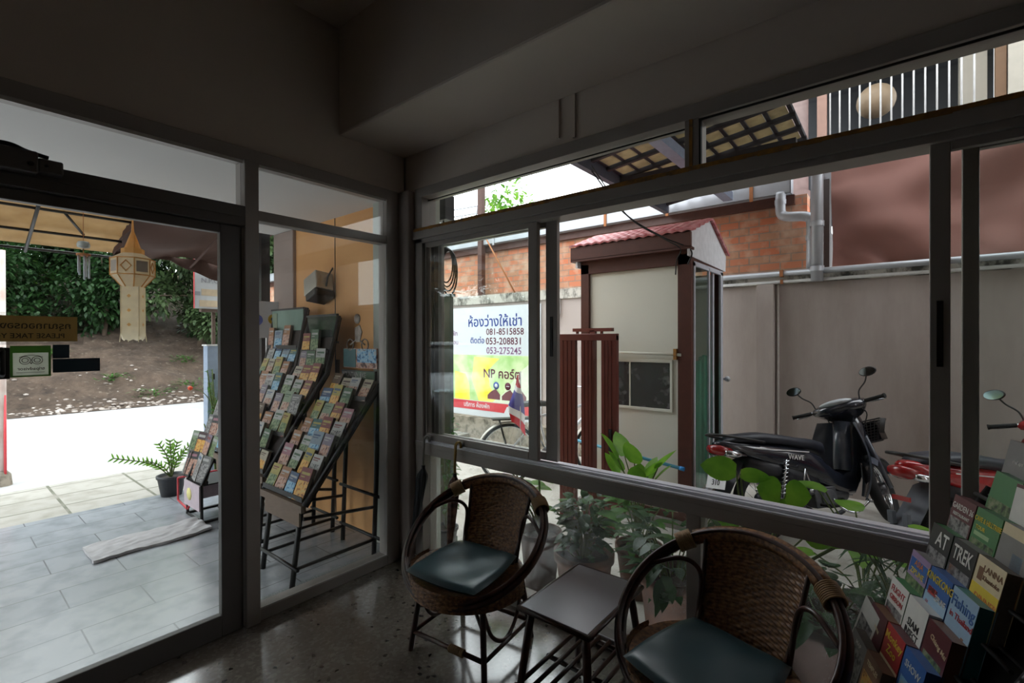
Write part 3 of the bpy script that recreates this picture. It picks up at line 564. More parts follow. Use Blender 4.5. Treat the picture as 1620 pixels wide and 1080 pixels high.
def make_chair():
    t = thing('rattan_chair', 'x', 'chair')
    MB().tube([hoop(2 * pi * i / 72) for i in range(72)], .0125, 10, closed=True).build('hoop_rim', cane, t)
    MB().tube([hoop(2 * pi * i / 72, .955, -.012) for i in range(72)], .011, 8, closed=True).build('hoop_rim', cane, t)
    MB().tube([hoop(2 * pi * i / 72, .965, .018) for i in range(72)], .010, 8, closed=True).build('hoop_rim', cane, t)
    MB().tube([hoop(pi * (.27 + .46 * i / 24), .975, 0) for i in range(25)], .03, 10, flat=.8).build('rim_wrapping', wick, t)
    for q in (.235, .765):
        mb = MB()
        for j in range(9): mb.tube([hoop(pi * (q + (j - 4) * .0063) , .975, 0) + (Vector((cos(a), 0, 0)) * .034 * cos(pi * q) + Vector((0, cos(HT), sin(HT))) * .034 * cos(a) * abs(sin(pi * q)) * 1 + Vector((0, -sin(HT), cos(HT))) * .034 * sin(a)) for a in [2 * pi * i / 14 for i in range(14)]], .0042, 5, closed=True)
        mb.build('binding', canel, t)
    f, nu, nv = weave(backp, 30, 15, .0048); MB().grid(f, nu, nv).grid(lambda u, v: Vector(f(u, v)) + Vector((0, .006, 0)), nu, nv).build('woven_back', wick, t)
    mb = MB()
    for s in (-1, 1):
        mb.tube(bez([backp(.5 + .5 * s, v) for v in (0, .33, .66, 1)], 6), .009)
    mb.tube(bez([backp(u, 1) for u in (0, .25, .5, .75, 1)], 6), .008); mb.build('back_frame', cane, t)
    def pan(u, v):
        a = 2 * pi * u; r = .27 * v; return (r * cos(a), -.05 + r * sin(a) * .95, .335 + .03 * v * v)
    MB().sheet(lambda u, v: pan(u, v), 48, 8, .012).build('seat_pan', wick, t)
    def apron(u, v):
        a = pi * (.95 + 1.1 * u); return (.285 * cos(a), -.05 + .26 * sin(a), .30 + .075 * v + .01 * cos(a) ** 2)
    f2, nu, nv = weave(apron, 9, 40, .003); MB().grid(f2, nu, nv).grid(lambda u, v: Vector(f2(u, v)) * 1 + Vector((0, .006, 0)), nu, nv).build('woven_apron', wick, t)
    def cush(sg):
        def g(u, v):
            a = 2 * u - 1; b = 2 * v - 1; e = max(0, 1 - a ** 6) ** .5 * max(0, 1 - b ** 6) ** .5
            x = .012 + a * (.188 - .012 * b) + .012 * a * cos(b * 2); y = -.085 + b * .185 - .02 * (1 - a * a) * (b < 0)
            return (x, y, .392 + .012 * (b * .5 + .5) + sg * (.024 * e + .004 * sin(5 * a) * sin(4 * b) * e) + .012 - .012 * (1 - a * a) * (1 - b * b))
        return g
    cu = MB().grid(cush(1), 28, 28).grid(lambda u, v: cush(-1)(1 - u, v), 28, 28).build('cushion', teal, t)
    for s in (-1, 1):
        MB().tube(bez([hoop(pi * (.5 + s * .42), .95), (-s * .235, .13, .60), (-s * .175, .165, .56), (-s * .165, .14, .44), (-s * .16, .12, .35)], 8), .009).build('side_loop', cane, t)
        for (a, b) in ((-.17, -.21), (.14, .18)): MB().tube([(s * .17, a, .345), (s * .178, a * 1.02, .3), (s * .213, b, 0)], [.014, .014, .013]).build('leg', cane, t)
        MB().tube(bez([(s * .178, -.178, .30), (s * .187, -.12, .15), (s * .195, -.02, .09), (s * .187, .09, .15), (s * .178, .148, .30)], 8), .009).build('leg_loop', cane, t)
        MB().tube([(s * .205, -.2, .085), (s * .205, .17, .085)], .009).build('stretcher', cane, t)
    for y in (-.2, .17): MB().tube([(-.205, y, .085), (.205, y, .085)], .0105).build('stretcher', cane, t)
    MB().tube([(-.19, -.18, .2), (.19, .15, .2)], .009).tube([(.19, -.18, .19), (-.19, .15, .19)], .009).tube([hoop(a, .96) * 1 for a in [pi * (1.2 + .6 * i / 16) for i in range(17)]], .008).build('brace', cane, t)
    mb = MB()
    for i in range(9): mb.tube([(.02 + i * .009, -.2 + .014 * cos(a), .085 + .014 * sin(a)) for a in [2 * pi * k / 10 for k in range(10)]], .0045, 5, closed=True)
    mb.build('stretcher_binding', canel, t)
    return t
c1 = make_chair(); c1.location = (1.003, -.381, 0); c1.rotation_euler.z = .111
tag(c1, 'round rattan chair with teal cushion left of the small table, by the umbrellas', group='rattan tub chairs')
c2 = dup(c1, (2.125, -.375, 0), -.25); tag(c2, 'round rattan chair with teal cushion between the small table and the booklet rack')
MB().box(.135, .16, -.2, -.165, .405, .435).build('care_label', mat('white_cloth_label', (200, 200, 196), .7), c2)
o = thing('side_table', 'low cane side table with a grey laminate top between the two chairs', 'table', (1.627, -.42, 0))
MB().box(-.143, .143, -.21, .21, .436, .45).build('tabletop', mat('grey_laminate', (126, 120, 126), .3, var=.05, scale=3), o, bevel=.002)
MB().tube([(-.148, -.215, .44), (.148, -.215, .44), (.148, .215, .44), (-.148, .215, .44)], .0115, 8, closed=True).tube([(-.12, -.18, .42), (.12, -.18, .42), (.12, .18, .42), (-.12, .18, .42)], .011, 8, closed=True).build('edge_rim', cane, o)
for sx in (-1, 1):
    for sy in (-1, 1): MB().tube([(sx * .115, sy * .175, .435), (sx * .125, sy * .185, .36), (sx * .162, sy * .228, 0)], [.015, .0155, .013]).build('leg', cane, o)
mb = MB()
for i in range(7): x = -.15 + i * .05; mb.tube([(x, -.225, .155), (x, .225, .155)], .0085)
mb.build('shelf_slats', cane, o)
MB().tube([(-.17, -.215, .142), (.17, -.215, .142)], .0095).tube([(-.17, 0, .142), (.17, 0, .142)], .0095).tube([(-.17, .215, .142), (.17, .215, .142)], .0095).build('shelf_rail', cane, o)
# ------------------------------------------------------------------ umbrellas
def umbrella(label, x, x2, hcol, ccol, c2_):
    o = thing('umbrella', label, 'umbrella', (x, -.062, 0), group=None)
    MB().tube(bez([(.0, .0, .60), (.0, .0, .70), (.005, .0, .79), (.0, .008, .825), (-.0, .028, .838), (-.0, .046, .825), (0, .05, .80)], 6), .0085, 10).build('handle', hcol, o)
    dx = x2 - x
    def cl(u, v):
        a = 2 * pi * u; r = (.012 + .03 * (1 - v) ** .8 * (v > .0)) if v < .93 else .03 * (1 - (v - .93) / .07) + .008
        r = (.010 + .026 * v) if v < .9 else (.034 - .24 * (v - .9)); r *= 1 + .28 * abs(sin(a * 4 + v * 5)); z = .13 + (.64 - .13) * v
        return (dx * (.64 - z) / .5 + r * cos(a), r * sin(a) * .8, z)
    MB().grid(cl, 48, 24).build('folded_canopy', mat(label[:12] + '_cloth', ccol, .7, rgb2=c2_, scale=28), o)
    MB().tube([(dx * 1.02, 0, .14), (dx * 1.12, 0, .08)], .004).build('tip', black, o); MB().tube([(0, 0, .62), (0, 0, .66)], .012).build('collar', black, o)
umbrella('dark folded umbrella with a grey crook handle hooked in the window corner', .262, .15, mat('grey_handle', (140, 136, 130), .4), (44, 46, 50), (34, 34, 38))
umbrella('patterned folded umbrella with a golden crook handle hooked on the window rail', .545, .49, mat('golden_handle', (150, 120, 56), .35), (60, 44, 42), (128, 92, 76))
# ------------------------------------------------------------------ stickers on the door
yb = mat('yellow_brown_sticker', (182, 150, 88), .7, var=.1, trans=.3); dktxt = mat('dark_print', (60, 48, 30), .7)
o = thing('door_sticker', 'long yellow brown notice sticker on the glass door, printed with dark text', 'sticker', (.003, 0, 0))
MB().box(0, .001, -2.16, -1.649, 1.447, 1.545).build('sheet', yb, o); MB().box(-.0005, .0, -2.165, -1.63, 1.435, 1.557).build('backing_film', glass('sticker_film', (.85, .85, .85)), o)
mb = MB().text('กรุณาถอดรองเท้าไว้ด้านนอก', .034, facing((.0012, -1.86, 1.507), '+x') @ Matrix.Scale(-1, 4, (1, 0, 0)), 0, th=.0004)
mb.text('PLEASE TAKE YOUR SHOES OFF', .026, facing((.0012, -1.87, 1.468), '+x') @ Matrix.Scale(-1, 4, (1, 0, 0)), 0, th=.0004); mb.build('lettering', dktxt, o)
o = thing('door_sticker', 'square green and white owl-face sticker on the glass door', 'sticker', (.003, 0, 0))
MB().box(0, .001, -1.838, -1.727, 1.404, 1.431).box(0, .001, -1.838, -1.727, 1.312, 1.318).box(0, .001, -1.838, -1.831, 1.318, 1.404).box(0, .001, -1.734, -1.727, 1.318, 1.404).build('border', mat('sticker_green', (118, 150, 96), .7, trans=.85), o); MB().box(.001, .0016, -1.831, -1.734, 1.318, 1.404).build('sheet', mat('sticker_pale', (230, 232, 222), .7, trans=.85), o)
mb = MB()
for dy in (-.0165, .0165):
    for r, q in ((.015, 0), (.0085, 1)): mb.tube([(.0018, -1.782 + dy + r * cos(a), 1.375 + r * sin(a)) for a in [2 * pi * i / 20 for i in range(20)]], .0012, 4, closed=True)
mb.tube(bez([(.0018, -1.814, 1.386), (.0018, -1.80, 1.392), (.0018, -1.782, 1.395), (.0018, -1.764, 1.392), (.0018, -1.75, 1.386)], 5), .0012, 4).prism([(-1.786, 1.366), (-1.778, 1.366), (-1.782, 1.36)], .0016, .0022, plane='yz')
mb.text('tripadvisor', .017, facing((.0017, -1.782, 1.343), '+x') @ Matrix.Scale(-1, 4, (1, 0, 0)), 0, th=.0003).box(.0016, .002, -1.822, -1.745, 1.328, 1.3295); mb.build('logo', dktxt, o)
nav = mat('navy_sticker', (60, 78, 90), .6, trans=.3)
o = MB().box(.003, .004, -1.722, -1.673, 1.38, 1.434).build('door_sticker', nav, bevel=.0004); tag(o, 'small dark square sticker beside the green owl sticker', 'sticker')
o = MB().box(.003, .004, -1.722, -1.579, 1.324, 1.378).build('door_sticker', nav, bevel=.0004); tag(o, 'long dark sticker right of the green owl sticker', 'sticker')
# ------------------------------------------------------------------ porch things
o = thing('doormat', 'crumpled pale grey cloth mat lying on the porch tiles', 'mat', (-1.64, -1.01, 0))
def rug(u, v):
    a = u - .5; b = v - .5; return (a * .34 + .01 * sin(b * 9), b * .69, .022 + .008 * MN.noise((a * 9, b * 12, 0)) + .012 * max(0, b - .25) * 4 * (1 + sin(30 * b + 12 * a)) * .6)
MB().sheet(rug, 40, 60, .018).build('cloth', mat('pale_rug_cloth', (186, 184, 186), .9, var=.12, scale=14, bump=.3, bscale=200), o)
def leaf(mb, p, d, L, W, m=0, up=(0, 0, 1), droop=.3, n=5, tip=1.):
    p = Vector(p); d = Vector(d).normalized(); s = d.cross(Vector(up)); s = s.normalized() if s.length > .01 else Vector((1, 0, 0)); nn = s.cross(d)
    vs = []
    for i in range(n + 1):
        t = i / n; w_ = W * .5 * (sin(pi * min(1, (t * .92 + .08)) ** .8) ** .7 if tip else 1); c = p + d * (L * t) + nn * (-droop * L * t * t)
        vs += [c - s * w_ + nn * .12 * w_, c, c + s * w_ + nn * .12 * w_]
    mb.add(vs, [q for i in range(n) for q in ((i * 3, i * 3 + 1, i * 3 + 4, i * 3 + 3), (i * 3 + 1, i * 3 + 2, i * 3 + 5, i * 3 + 4))], m, True)
lg = mat('bright_leaf', (120, 168, 54), .4, rgb2=(86, 138, 40), scale=9, trans=.5); dg_ = mat('dark_leaf', (58, 94, 52), .38, rgb2=(36, 66, 38), scale=12, trans=.3)
mg = mat('mid_leaf', (86, 132, 60), .4, rgb2=(58, 100, 44), scale=9, trans=.35); stemm = mat('green_stem', (96, 112, 60), .6); soil = mat('soil', (52, 42, 36), .95, bump=.6, bscale=50)
terra = mat('terracotta', (112, 78, 62), .8, var=.25, scale=8, rgb2=(84, 64, 56)); potblk = mat('black_plastic_pot', (52, 52, 56), .5)
def pot(parent, r, h, m, rb=None, z0=0):
    rb = rb or r * .72; MB().lathe([(rb * .1, z0), (rb, z0), (r * .96, z0 + h * .86), (r * 1.04, z0 + h * .87), (r * 1.05, z0 + h), (r * .95, z0 + h), (r * .9, z0 + h * .85), (r * .85, z0 + h * .8)], (0, 0, 0), 32).build('pot', m, parent)
    MB().lathe([(r * .93, z0 + h * .86), (r * .5, z0 + h * .9), (.001, z0 + h * .9)], (0, 0, 0), 24).build('soil', soil, parent)
o = thing('potted_plant', 'small feathery plant in a black pot on the pavers beyond the porch', 'plant', (-2.72, -.58, 0))
pot(o, .115, .19, potblk); mb = MB(); ms = MB(); rng = random.Random(2)
for (dx, dy, h) in ((-.02, -.42, .26), (0, -.2, .2), (0, -.1, .34), (.03, -.02, .36), (0, .05, .33), (0, .15, .28), (.1, .08, .24), (-.1, .02, .28)):
    pts = bez([(0, 0, .16), (dx * .35, dy * .35, .16 + h * .6), (dx, dy, .16 + h)], 8); ms.tube(pts, .005, 5)
    for k in range(5, len(pts), 1 + (dy > -.3)):
        for s in (-1, 1):
            t = (pts[k] - pts[k - 1]).normalized(); sd = t.cross(Vector((.8, -.6, 0))).normalized(); leaf(mb, pts[k], t * .8 + sd * s, .052, .015, 0, (.8, -.6, .2), .1)
mb.build('foliage', lg, o); ms.build('stems', stemm, o)
# hanging paper lantern
lo_ = mat('lantern_cream', (250, 240, 216), .7, trans=.6); loo = mat('lantern_orange', (244, 200, 136), .7, trans=.6); logr = mat('lantern_grey', (170, 158, 146), .7)
o = thing('paper_lantern', 'hanging cream and orange northern Thai paper lantern with long tails', 'lantern', (-1.2, -1.2, 0))
def ring(r, z, n=8, ph=pi / 8): return [(r * cos(2 * pi * i / n + ph + .23), r * sin(2 * pi * i / n + ph + .23), z) for i in range(n)]
def octa(mb, zs, m=0):
    for a, b in zip(zs, zs[1:]):
        A, B = ring(*a), ring(*b); mb.add(A + B, [(i, (i + 1) % 8, (i + 1) % 8 + 8, i + 8) for i in range(8)], m)
mb = MB(); octa(mb, [(.06, 2.0), (.06, 2.03), (.045, 2.03), (.002, 2.16)], 1); octa(mb, [(.06, 2.0), (.112, 1.965), (.112, 1.862), (.055, 1.79)], 0); mb.build('body', [lo_, loo], o)
mb = MB()
for i in range(8):
    a = 2 * pi * i / 8 + pi / 8 + .23; b = a + pi / 4
    for r in (.113,): mb.tube([(r * cos(a), r * sin(a), 1.965), (r * cos(a), r * sin(a), 1.862), (.056 * cos(a), .056 * sin(a), 1.79)], .0035, 5)
    cx, cy = [(.1045 + .0) * v for v in (cos(a + pi / 8), sin(a + pi / 8))]; T = Vector((-sin(a + pi / 8), cos(a + pi / 8), 0)); c = Vector((cx, cy, 1.914))
    if i % 2 == 0: mb.tube([c + T * .028, c + Vector((0, 0, .033)), c - T * .028, c - Vector((0, 0, .033))], .004, 5, closed=True)
    else: mb.add([c + T * .032 + Vector((0, 0, .034)), c - T * .032 + Vector((0, 0, .034)), c - T * .032 - Vector((0, 0, .034)), c + T * .032 - Vector((0, 0, .034))], [(0, 1, 2, 3)], 1)
for z in (1.965, 1.862): mb.tube(ring(.113, z), .0035, 5, closed=True)
mb.build('trim', [loo, logr], o)
for i in range(4):
    a = i * pi / 2 + .72 + .23; T = Vector((-sin(a), cos(a), 0)); Nn = Vector((cos(a), sin(a), 0)); mb = MB(); P = lambda s, z, k=.05: Nn * k + T * s + Vector((0, 0, z))
    mb.add([P(-.045, 1.79), P(.045, 1.79), P(.045, 1.5), P(.03, 1.46), P(0, 1.447), P(-.03, 1.46), P(-.045, 1.5)], [(0, 1, 2, 3, 4, 5, 6)])
    for z in (1.73, 1.64, 1.55): mb.add([P(0, z + .012, .054), P(.012, z, .054), P(0, z - .012, .054), P(-.012, z, .054)], [(0, 1, 2, 3)], 1)
    mb.tube([P(-.045, 1.79), P(-.045, 1.5), P(-.052, 1.44)], .003, 5); mb.build('tail', [lo_, loo], o)
MB().tube([(0, 0, 2.15), (0, 0, 2.43)], .003, 5).tube([(-.04, 0, 2.03), (0, 0, 2.27)], .003, 5).tube([(.04, 0, 2.03), (0, 0, 2.27)], .003, 5).build('cord', loo, o)
o = thing('wind_chime', 'small wind chime of grey tubes hanging left of the lantern', 'wind chime', (-1.9, -1.325, 0))
MB().lathe([(.001, 2.10), (.035, 2.11), (.038, 2.13), (.03, 2.15), (.001, 2.155)], (0, 0, 0), 16).build('top_disc', mat('chime_glass', (170, 176, 172), .2), o)
MB().tube([(0, 0, 2.15), (0, 0, 2.43)], .002, 5).lathe([(.001, 2.05), (.04, 2.05), (.04, 2.065), (.001, 2.065)], (0, 0, 0), 16).tube([(0, 0, 2.06), (0, 0, 2.1)], .003, 5).build('holder', rustc, o)
for i in range(5): a = 2 * pi * i / 5; MB().tube([(.03 * cos(a), .03 * sin(a), 2.05), (.03 * cos(a), .03 * sin(a), 1.88 + .012 * i)], .006, 8).build('chime_tube', galv, o)
# awning
awy = mat('yellow_awning_sheet', (206, 180, 138), .8, rgb2=(186, 156, 112), scale=5, trans=.3); awb = mat('brown_awning_cloth', (84, 58, 50), .8, var=.2, scale=3, trans=.08)
o = thing('awning', 'yellow lit awning sheet with black bars over the porch front', 'awning', (0, 0, 0))
MB().sheet(lambda u, v: (-2.04 - 1.1 * u, -3.6 + 2.68 * v, 2.62 - .36 * u + .012 * abs(sin(u * 14))), 56, 8, .004).build('sheet', awy, o)
mb = MB()
for x in (-2.1, -2.45, -2.8, -3.12): mb.tube([(x, -3.6, 2.6 - .327 * (-2.04 - x) - .02), (x, -.92, 2.6 - .327 * (-2.04 - x) - .02)], .012, 6)
for y in (-3.2, -2.4, -1.5): mb.tube([(-2.05, y, 2.56), (-3.12, y, 2.2)], .012, 6)
mb.tube([(-2.45, -1.35, 2.45), (-2.8, -1.18, 2.35)], .01, 6); mb.build('frame', black, o)
o = thing('cloth_valance', 'dark brown drooping cloth awning over the right end of the porch', 'awning', (0, 0, 0))
MB().sheet(lambda u, v: (-2.02 - 1.08 * u, -.93 + 1.1 * v, 2.60 - .34 * u + .03 * sin(v * 9 + 3 * u) - .02 * sin(u * 12)), 24, 30, .006).sheet(lambda u, v: (-3.1 + .03 * sin(v * 22), -.93 + 1.1 * v, 2.29 - u * (.04 + .17 * max(0, sin((v - .42) * 3.2)) * (v > .42))), 10, 40, .006).build('cloth', awb, o)
MB().sheet(lambda u, v: (-2.1 - 1. * u, -.935 + .012 * sin(u * 20), 2.58 - .33 * u - v * .05), 20, 4, .005).tube([(-2.06, -.3, 2.5), (-3.1, -.3, 2.2)], .012, 6).build('hem', awb, o)
o = thing('street_pole', 'white and red striped pole at the kerb on the far left', 'pole', (-5.1, -1.5, -.15))
MB().tube([(0, 0, 0), (0, 0, 2.6)], .035, 10).build('pole', mat('white_pole_paint', (214, 206, 200), .6, rgb2=(190, 160, 150), scale=4), o); MB().tube([(.05, .02, 0), (.02, .02, 1.0)], .012, 6).build('red_rod', redm, o); MB().lathe([(.08, 0), (.07, .12), (.04, .16)], (0, 0, 0), 12).build('foot', base, o)
# sign, cabinet and bundle of poles at the end of the porch
o = thing('guest_sign', 'white street sign board with blue Thai lettering beyond the porch', 'sign', (-3.2, 0, 0))
MB().box(-.02, 0, -.235, .12, 1.79, 2.45).build('board', bw, o, bevel=.003); mb = MB()
mb.text('รับเช่า', .13, facing((.002, -.05, 2.2), '+x'), 0).text('N.P.CO', .07, facing((.002, -.06, 2.09), '+x'), 1).box(0, .003, -.17, .0, 1.93, 2.0, 2).box(0, .003, -.19, .03, 1.81, 1.88, 2).box(0, .003, -.235, -.18, 1.93, 1.97, 1).box(0, .003, .04, .09, 1.88, 1.93, 3).box(-.02, .003, -.237, -.233, 1.79, 2.45, 3).build('print', [ink_b, mat('ink_grey', (170, 172, 180), .6), mat('print_tan', (226, 206, 176), .6), redm], o)
MB().box(-.05, -.02, -.06, -.03, -.15, 2.4).box(-.04, .03, -.18, .0, 1.755, 1.785).build('support', mat('weathered_brown', (92, 74, 64), .8), o)
o = thing('meter_cabinet', 'tall narrow blue grey cabinet standing at the kerb', 'cabinet', (-3.05, -.13, -.06))
MB().box(-.06, .06, -.055, .055, 0, 1.45).build('body', mat('blue_grey_cabinet', (150, 164, 186), .5), o, bevel=.004); MB().box(-.07, .07, -.065, .065, 1.45, 1.465).build('lid', white_pl, o); MB().box(.06, .068, -.01, .01, 1.1, 1.16).build('lock', black, o)
o = thing('pole_bundle', 'pale pole with black conduit and clips at the porch end', 'pole', (-2.75, .03, -.06))
MB().tube([(0, 0, 0), (0, 0, 2.5)], .028, 10).build('pole', mat('pale_yellow_pole', (190, 190, 160), .6), o); MB().tube([(.05, -.06, 0), (.05, -.06, 1.4), (.03, -.09, 1.75), (.05, -.1, 2.45)], .022, 8).build('conduit', dk, o)
for z in (.5, .9, 1.2, 1.38): MB().lathe([(.034, z), (.034, z + .012)], (.05, -.06, 0), 12).build('clip', galv, o)
o = thing('flowering_shrub', 'small shrub with pale green leaves and a red flower by the cabinet', 'plant', (-2.9, -.14, -.06))
mb = MB(); ms = MB(); rng = random.Random(9)
for i in range(16):
    a = rng.uniform(0, 2 * pi); h = rng.uniform(.55, 1.25); r = rng.uniform(.03, .17); e = Vector((.5 * r * cos(a), r * sin(a) - .04, h)); ms.tube(bez([(0, 0, 0), (e.x * .3, e.y * .3, h * .6), e], 5), .006, 5)
    for k in range(11):
        q = rng.uniform(.5, 1.); p = Vector((e.x * q, e.y * q, h * q)); dd = Vector((rng.gauss(0, 1), rng.gauss(0, 1), rng.gauss(.3, .5))); leaf(mb, p, dd, .06, .028, 0, droop=.2, n=3)
ms.tube(bez([(0, 0, .8), (.02, -.12, .98), (.02, -.22, 1.03)], 6), .004, 5); mb.build('foliage', mg, o); ms.build('stems', stemm, o); MB().ball((.02, -.235, 1.035), .022, n=10, k=6).build('flower', mat('red_flower', (226, 84, 48), .6), o)
o = thing('notice_board', 'white board with a yellow disc leaning on the first leaflet rack', 'sign', (-1.86, -.08, 0))
rb_ = Matrix.Rotation(-.5, 3, 'Z'); mb = MB().box(-.006, .006, -.14, .12, 1.47, 1.8, 0); mb.build('board', bw, o)
MB().lathe([(.0, .0065), (.045, .0065), (.045, .008)], (0, .05, 1.64), 24, 0, 'x').lathe([(.0, .0085), (.02, .0085), (.02, .01)], (0, .05, 1.64), 16, 1, 'x').lathe([(.0, .0065), (.05, .0065), (.05, .008)], (0, -.09, 1.63), 24, 2, 'x').build('emblems', [mat('emblem_yellow', (232, 200, 40), .6), black, mat('emblem_blue', (96, 104, 170), .6)], o)
MB().text('i', .09, facing((.0085, -.09, 1.63), '+x'), 0).build('lettering', bw, o); MB().box(-.01, .01, -.01, .01, 0, 1.47).box(-.1, .1, -.1, .1, 0, .015).build('stand', white_pl, o)
o = thing('wall_floodlight', 'silver and black floodlight fixed high on the orange wall', 'lamp', (-1.03, -.03, 1.84), rx=-.15, ry=-.35)
MB().box(-.1, .1, -.085, .06, -.02, .13).build('reflector_box', mat('floodlight_silver', (188, 186, 176), .3, metal=.3), o, bevel=.006); MB().box(-.104, -.098, -.08, .055, -.015, .125).build('front_reflector', mat('bright_reflector', (236, 238, 240), .2, metal=.2), o)
MB().box(-.07, .09, -.09, .07, -.08, -.02).build('ballast_box', black, o, bevel=.01); MB().tube([(.1, 0, .0), (.13, .0, .07), (.11, .07, .2)], .007).box(.02, .06, .05, .085, -.05, .05).build('bracket', black, o)
# ------------------------------------------------------------------ motorbikes
chrome = mat('chrome', (205, 208, 212), .15, metal=1., var=.02); rubber = mat('tyre_rubber', (24, 24, 24), .8, bump=.3, bscale=90); engm = mat('engine_metal', (120, 122, 126), .4, metal=.6, var=.3)
seatm = mat('motorbike_seat_vinyl', (44, 48, 58), .45); blkpl = mat('grey_black_plastic', (40, 42, 48), .45); mirg = mat('mirror_glass', (190, 205, 210), .05, metal=1., var=.02); lamp_r = mat('tail_lamp_red', (150, 20, 22), .25, coat=.6)
def wheel(t, c, M=None, R_=.235, wt=.042, gold=False):
    M = M or Matrix.Identity(4); c = Vector(c); rimm = mat('gold_rim', (150, 120, 56), .35, metal=.6) if gold else chrome
    q = MB(M).tube([c + Vector((R_ * cos(a), 0, R_ * sin(a))) for a in [2 * pi * i / 40 for i in range(40)]], wt, 10, closed=True).build('wheel', rubber, t)
    mb = MB(M).tube([c + Vector((R_ * .87 * cos(a), 0, R_ * .87 * sin(a))) for a in [2 * pi * i / 40 for i in range(40)]], .015, 8, closed=True)
    mb.build('rim', rimm, q); mb = MB(M)
    for i in range(20): a = 2 * pi * i / 20; b = a + .35 * (-1) ** i; mb.tube([c + Vector((.04 * cos(b), .02 * (-1) ** i, .04 * sin(b))), c + Vector((R_ * .86 * cos(a), 0, R_ * .86 * sin(a)))], .0022, 4)
    mb.build('spokes', chrome, q); MB(M).lathe([(.0, -.05), (.05, -.045), (.055, .045), (0, .05)], c, 16, 0, 'y').build('hub', engm, q)
def sect(x, z, w_, h, n=14, p=2.6, lean=0.):
    out = []
    for i in range(n):
        a = 2 * pi * i / n; ca, sa = cos(a), sin(a); out.append((x + lean * h * sa, w_ * abs(ca) ** (2 / p) * (1 if ca > 0 else -1), z + h * abs(sa) ** (2 / p) * (1 if sa > 0 else -1)))
    return out
def motorbike(label, body, body2, loc, hd, lean, steer, black_bike):
    t = thing('motorbike', label, 'motorbike', loc, hd, rx=lean)
    wheel(t, (-.6, 0, .277), gold=not black_bike)
    Ms = Matrix.Translation((.45, 0, .8)) @ Matrix.Rotation(-.42, 4, 'Y') @ Matrix.Rotation(steer, 4, 'Z') @ Matrix.Rotation(.42, 4, 'Y') @ Matrix.Translation((-.45, 0, -.8))
    wheel(t, (.62, 0, .277), Ms)
    # tail and side body
    secs = [sect(-.98, .755, .03, .02), sect(-.93, .745, .07, .04), sect(-.8, .715, .10, .06), sect(-.6, .665, .125, .085), sect(-.4, .62, .135, .11), sect(-.2, .565, .135, .13), sect(-.05, .5, .125, .13), sect(.08, .41, .10, .10), sect(.2, .36, .085, .085), sect(.3, .38, .085, .12), sect(.38, .48, .08, .14)]
    MB().loft(secs).build('side_body', body, t)
    MB().loft([sect(-.74, .60, .09, .05), sect(-.5, .53, .11, .08), sect(-.25, .44, .11, .1), sect(-.1, .38, .10, .08)]).build('lower_body', blkpl, t)
    MB().loft([sect(-.88, .775, .07, .02), sect(-.8, .79, .11, .035), (sect(-.6, .785, .13, .045)), sect(-.4, .755, .135, .045), sect(-.25, .725, .13, .045), sect(-.1, .705, .11, .045), sect(.02, .67, .085, .05), sect(.06, .64, .05, .04)]).build('seat', seatm, t)
    MB().tube(bez([(-.62, -.13, .75), (-.85, -.12, .8), (-1.0, -.06, .83), (-1.0, .06, .83), (-.85, .12, .8), (-.62, .13, .75)], 6), .011).build('grab_rail', black, t)
    MB().loft([sect(-1.02, .725, .05, .03), sect(-.97, .71, .085, .045), sect(-.9, .70, .10, .035)]).build('tail_light', lamp_r, t)
    for s in (-1, 1):
        MB().loft([sect(-.96, .69, .02, .02), sect(-.88, .675, .03, .028), sect(-.78, .66, .02, .015)]).build('indicator', chrome, t).location = (0, s * .085, 0)
        MB().box(-.72, -.2, s * .137 - .002, s * .137 + .002, .675, .683, rot=Matrix.Rotation(.12, 3, 'Y')).build('stripe', white_pl, t)
    MB().text('WAVE' if black_bike else 'CZ-i', .055, Matrix.Translation((-.34, -.138, .615)) @ Matrix.Rotation(pi / 2, 4, 'X') @ Matrix.Rotation(-.16, 4, 'Z'), 0, th=.002).build('lettering', white_pl, t)
    f = MB().sheet(lambda u, v: (-.80 - .24 * u - .03 * u * u, (v - .5) * (.15 + .03 * u), .6 - .33 * u + .03 * sin(v * pi)), 10, 8, .006).build('rear_fender', blkpl if black_bike else mat('grey_mudguard', (92, 98, 106), .5), t)
    if black_bike:
        pl = MB().box(-1.005, -1.0, -.105, .105, .42, .575, rot=Matrix.Rotation(.35, 3, 'Y')).build('number_plate', mat('plate_white', (226, 228, 230), .5), t)
        Tp = Matrix.Translation((-1.0, 0, .5)) @ Matrix.Rotation(.35, 4, 'Y') @ Matrix.Rotation(-pi / 2, 4, 'Z') @ Matrix.Rotation(pi / 2, 4, 'X') @ Matrix.Translation((0, 0, .0045))
        MB().text('คยบ', .065, Tp @ Matrix.Translation((0, .04, 0)), th=.002).text('310', .06, Tp @ Matrix.Translation((0, -.035, 0)), th=.002).build('plate_lettering', dk, pl)
    else: MB().box(-.99, -.98, -.06, .06, .53, .56).build('reflector', lamp_r, t); MB().box(-1.03, -1.0, -.07, -.03, .38, .46).box(-1.03, -1.0, .03, .07, .38, .46).box(-1.06, -1.03, -.02, .02, .3, .36).build('plate_bracket', mat('grey_mudguard', (92, 98, 106)), t, bevel=.004)
    # running gear
    MB().tube([(-.6, -.07, .277), (-.1, -.07, .33)], .018).tube([(-.6, .07, .277), (-.1, .07, .33)], .018).build('swing_arm', engm, t)
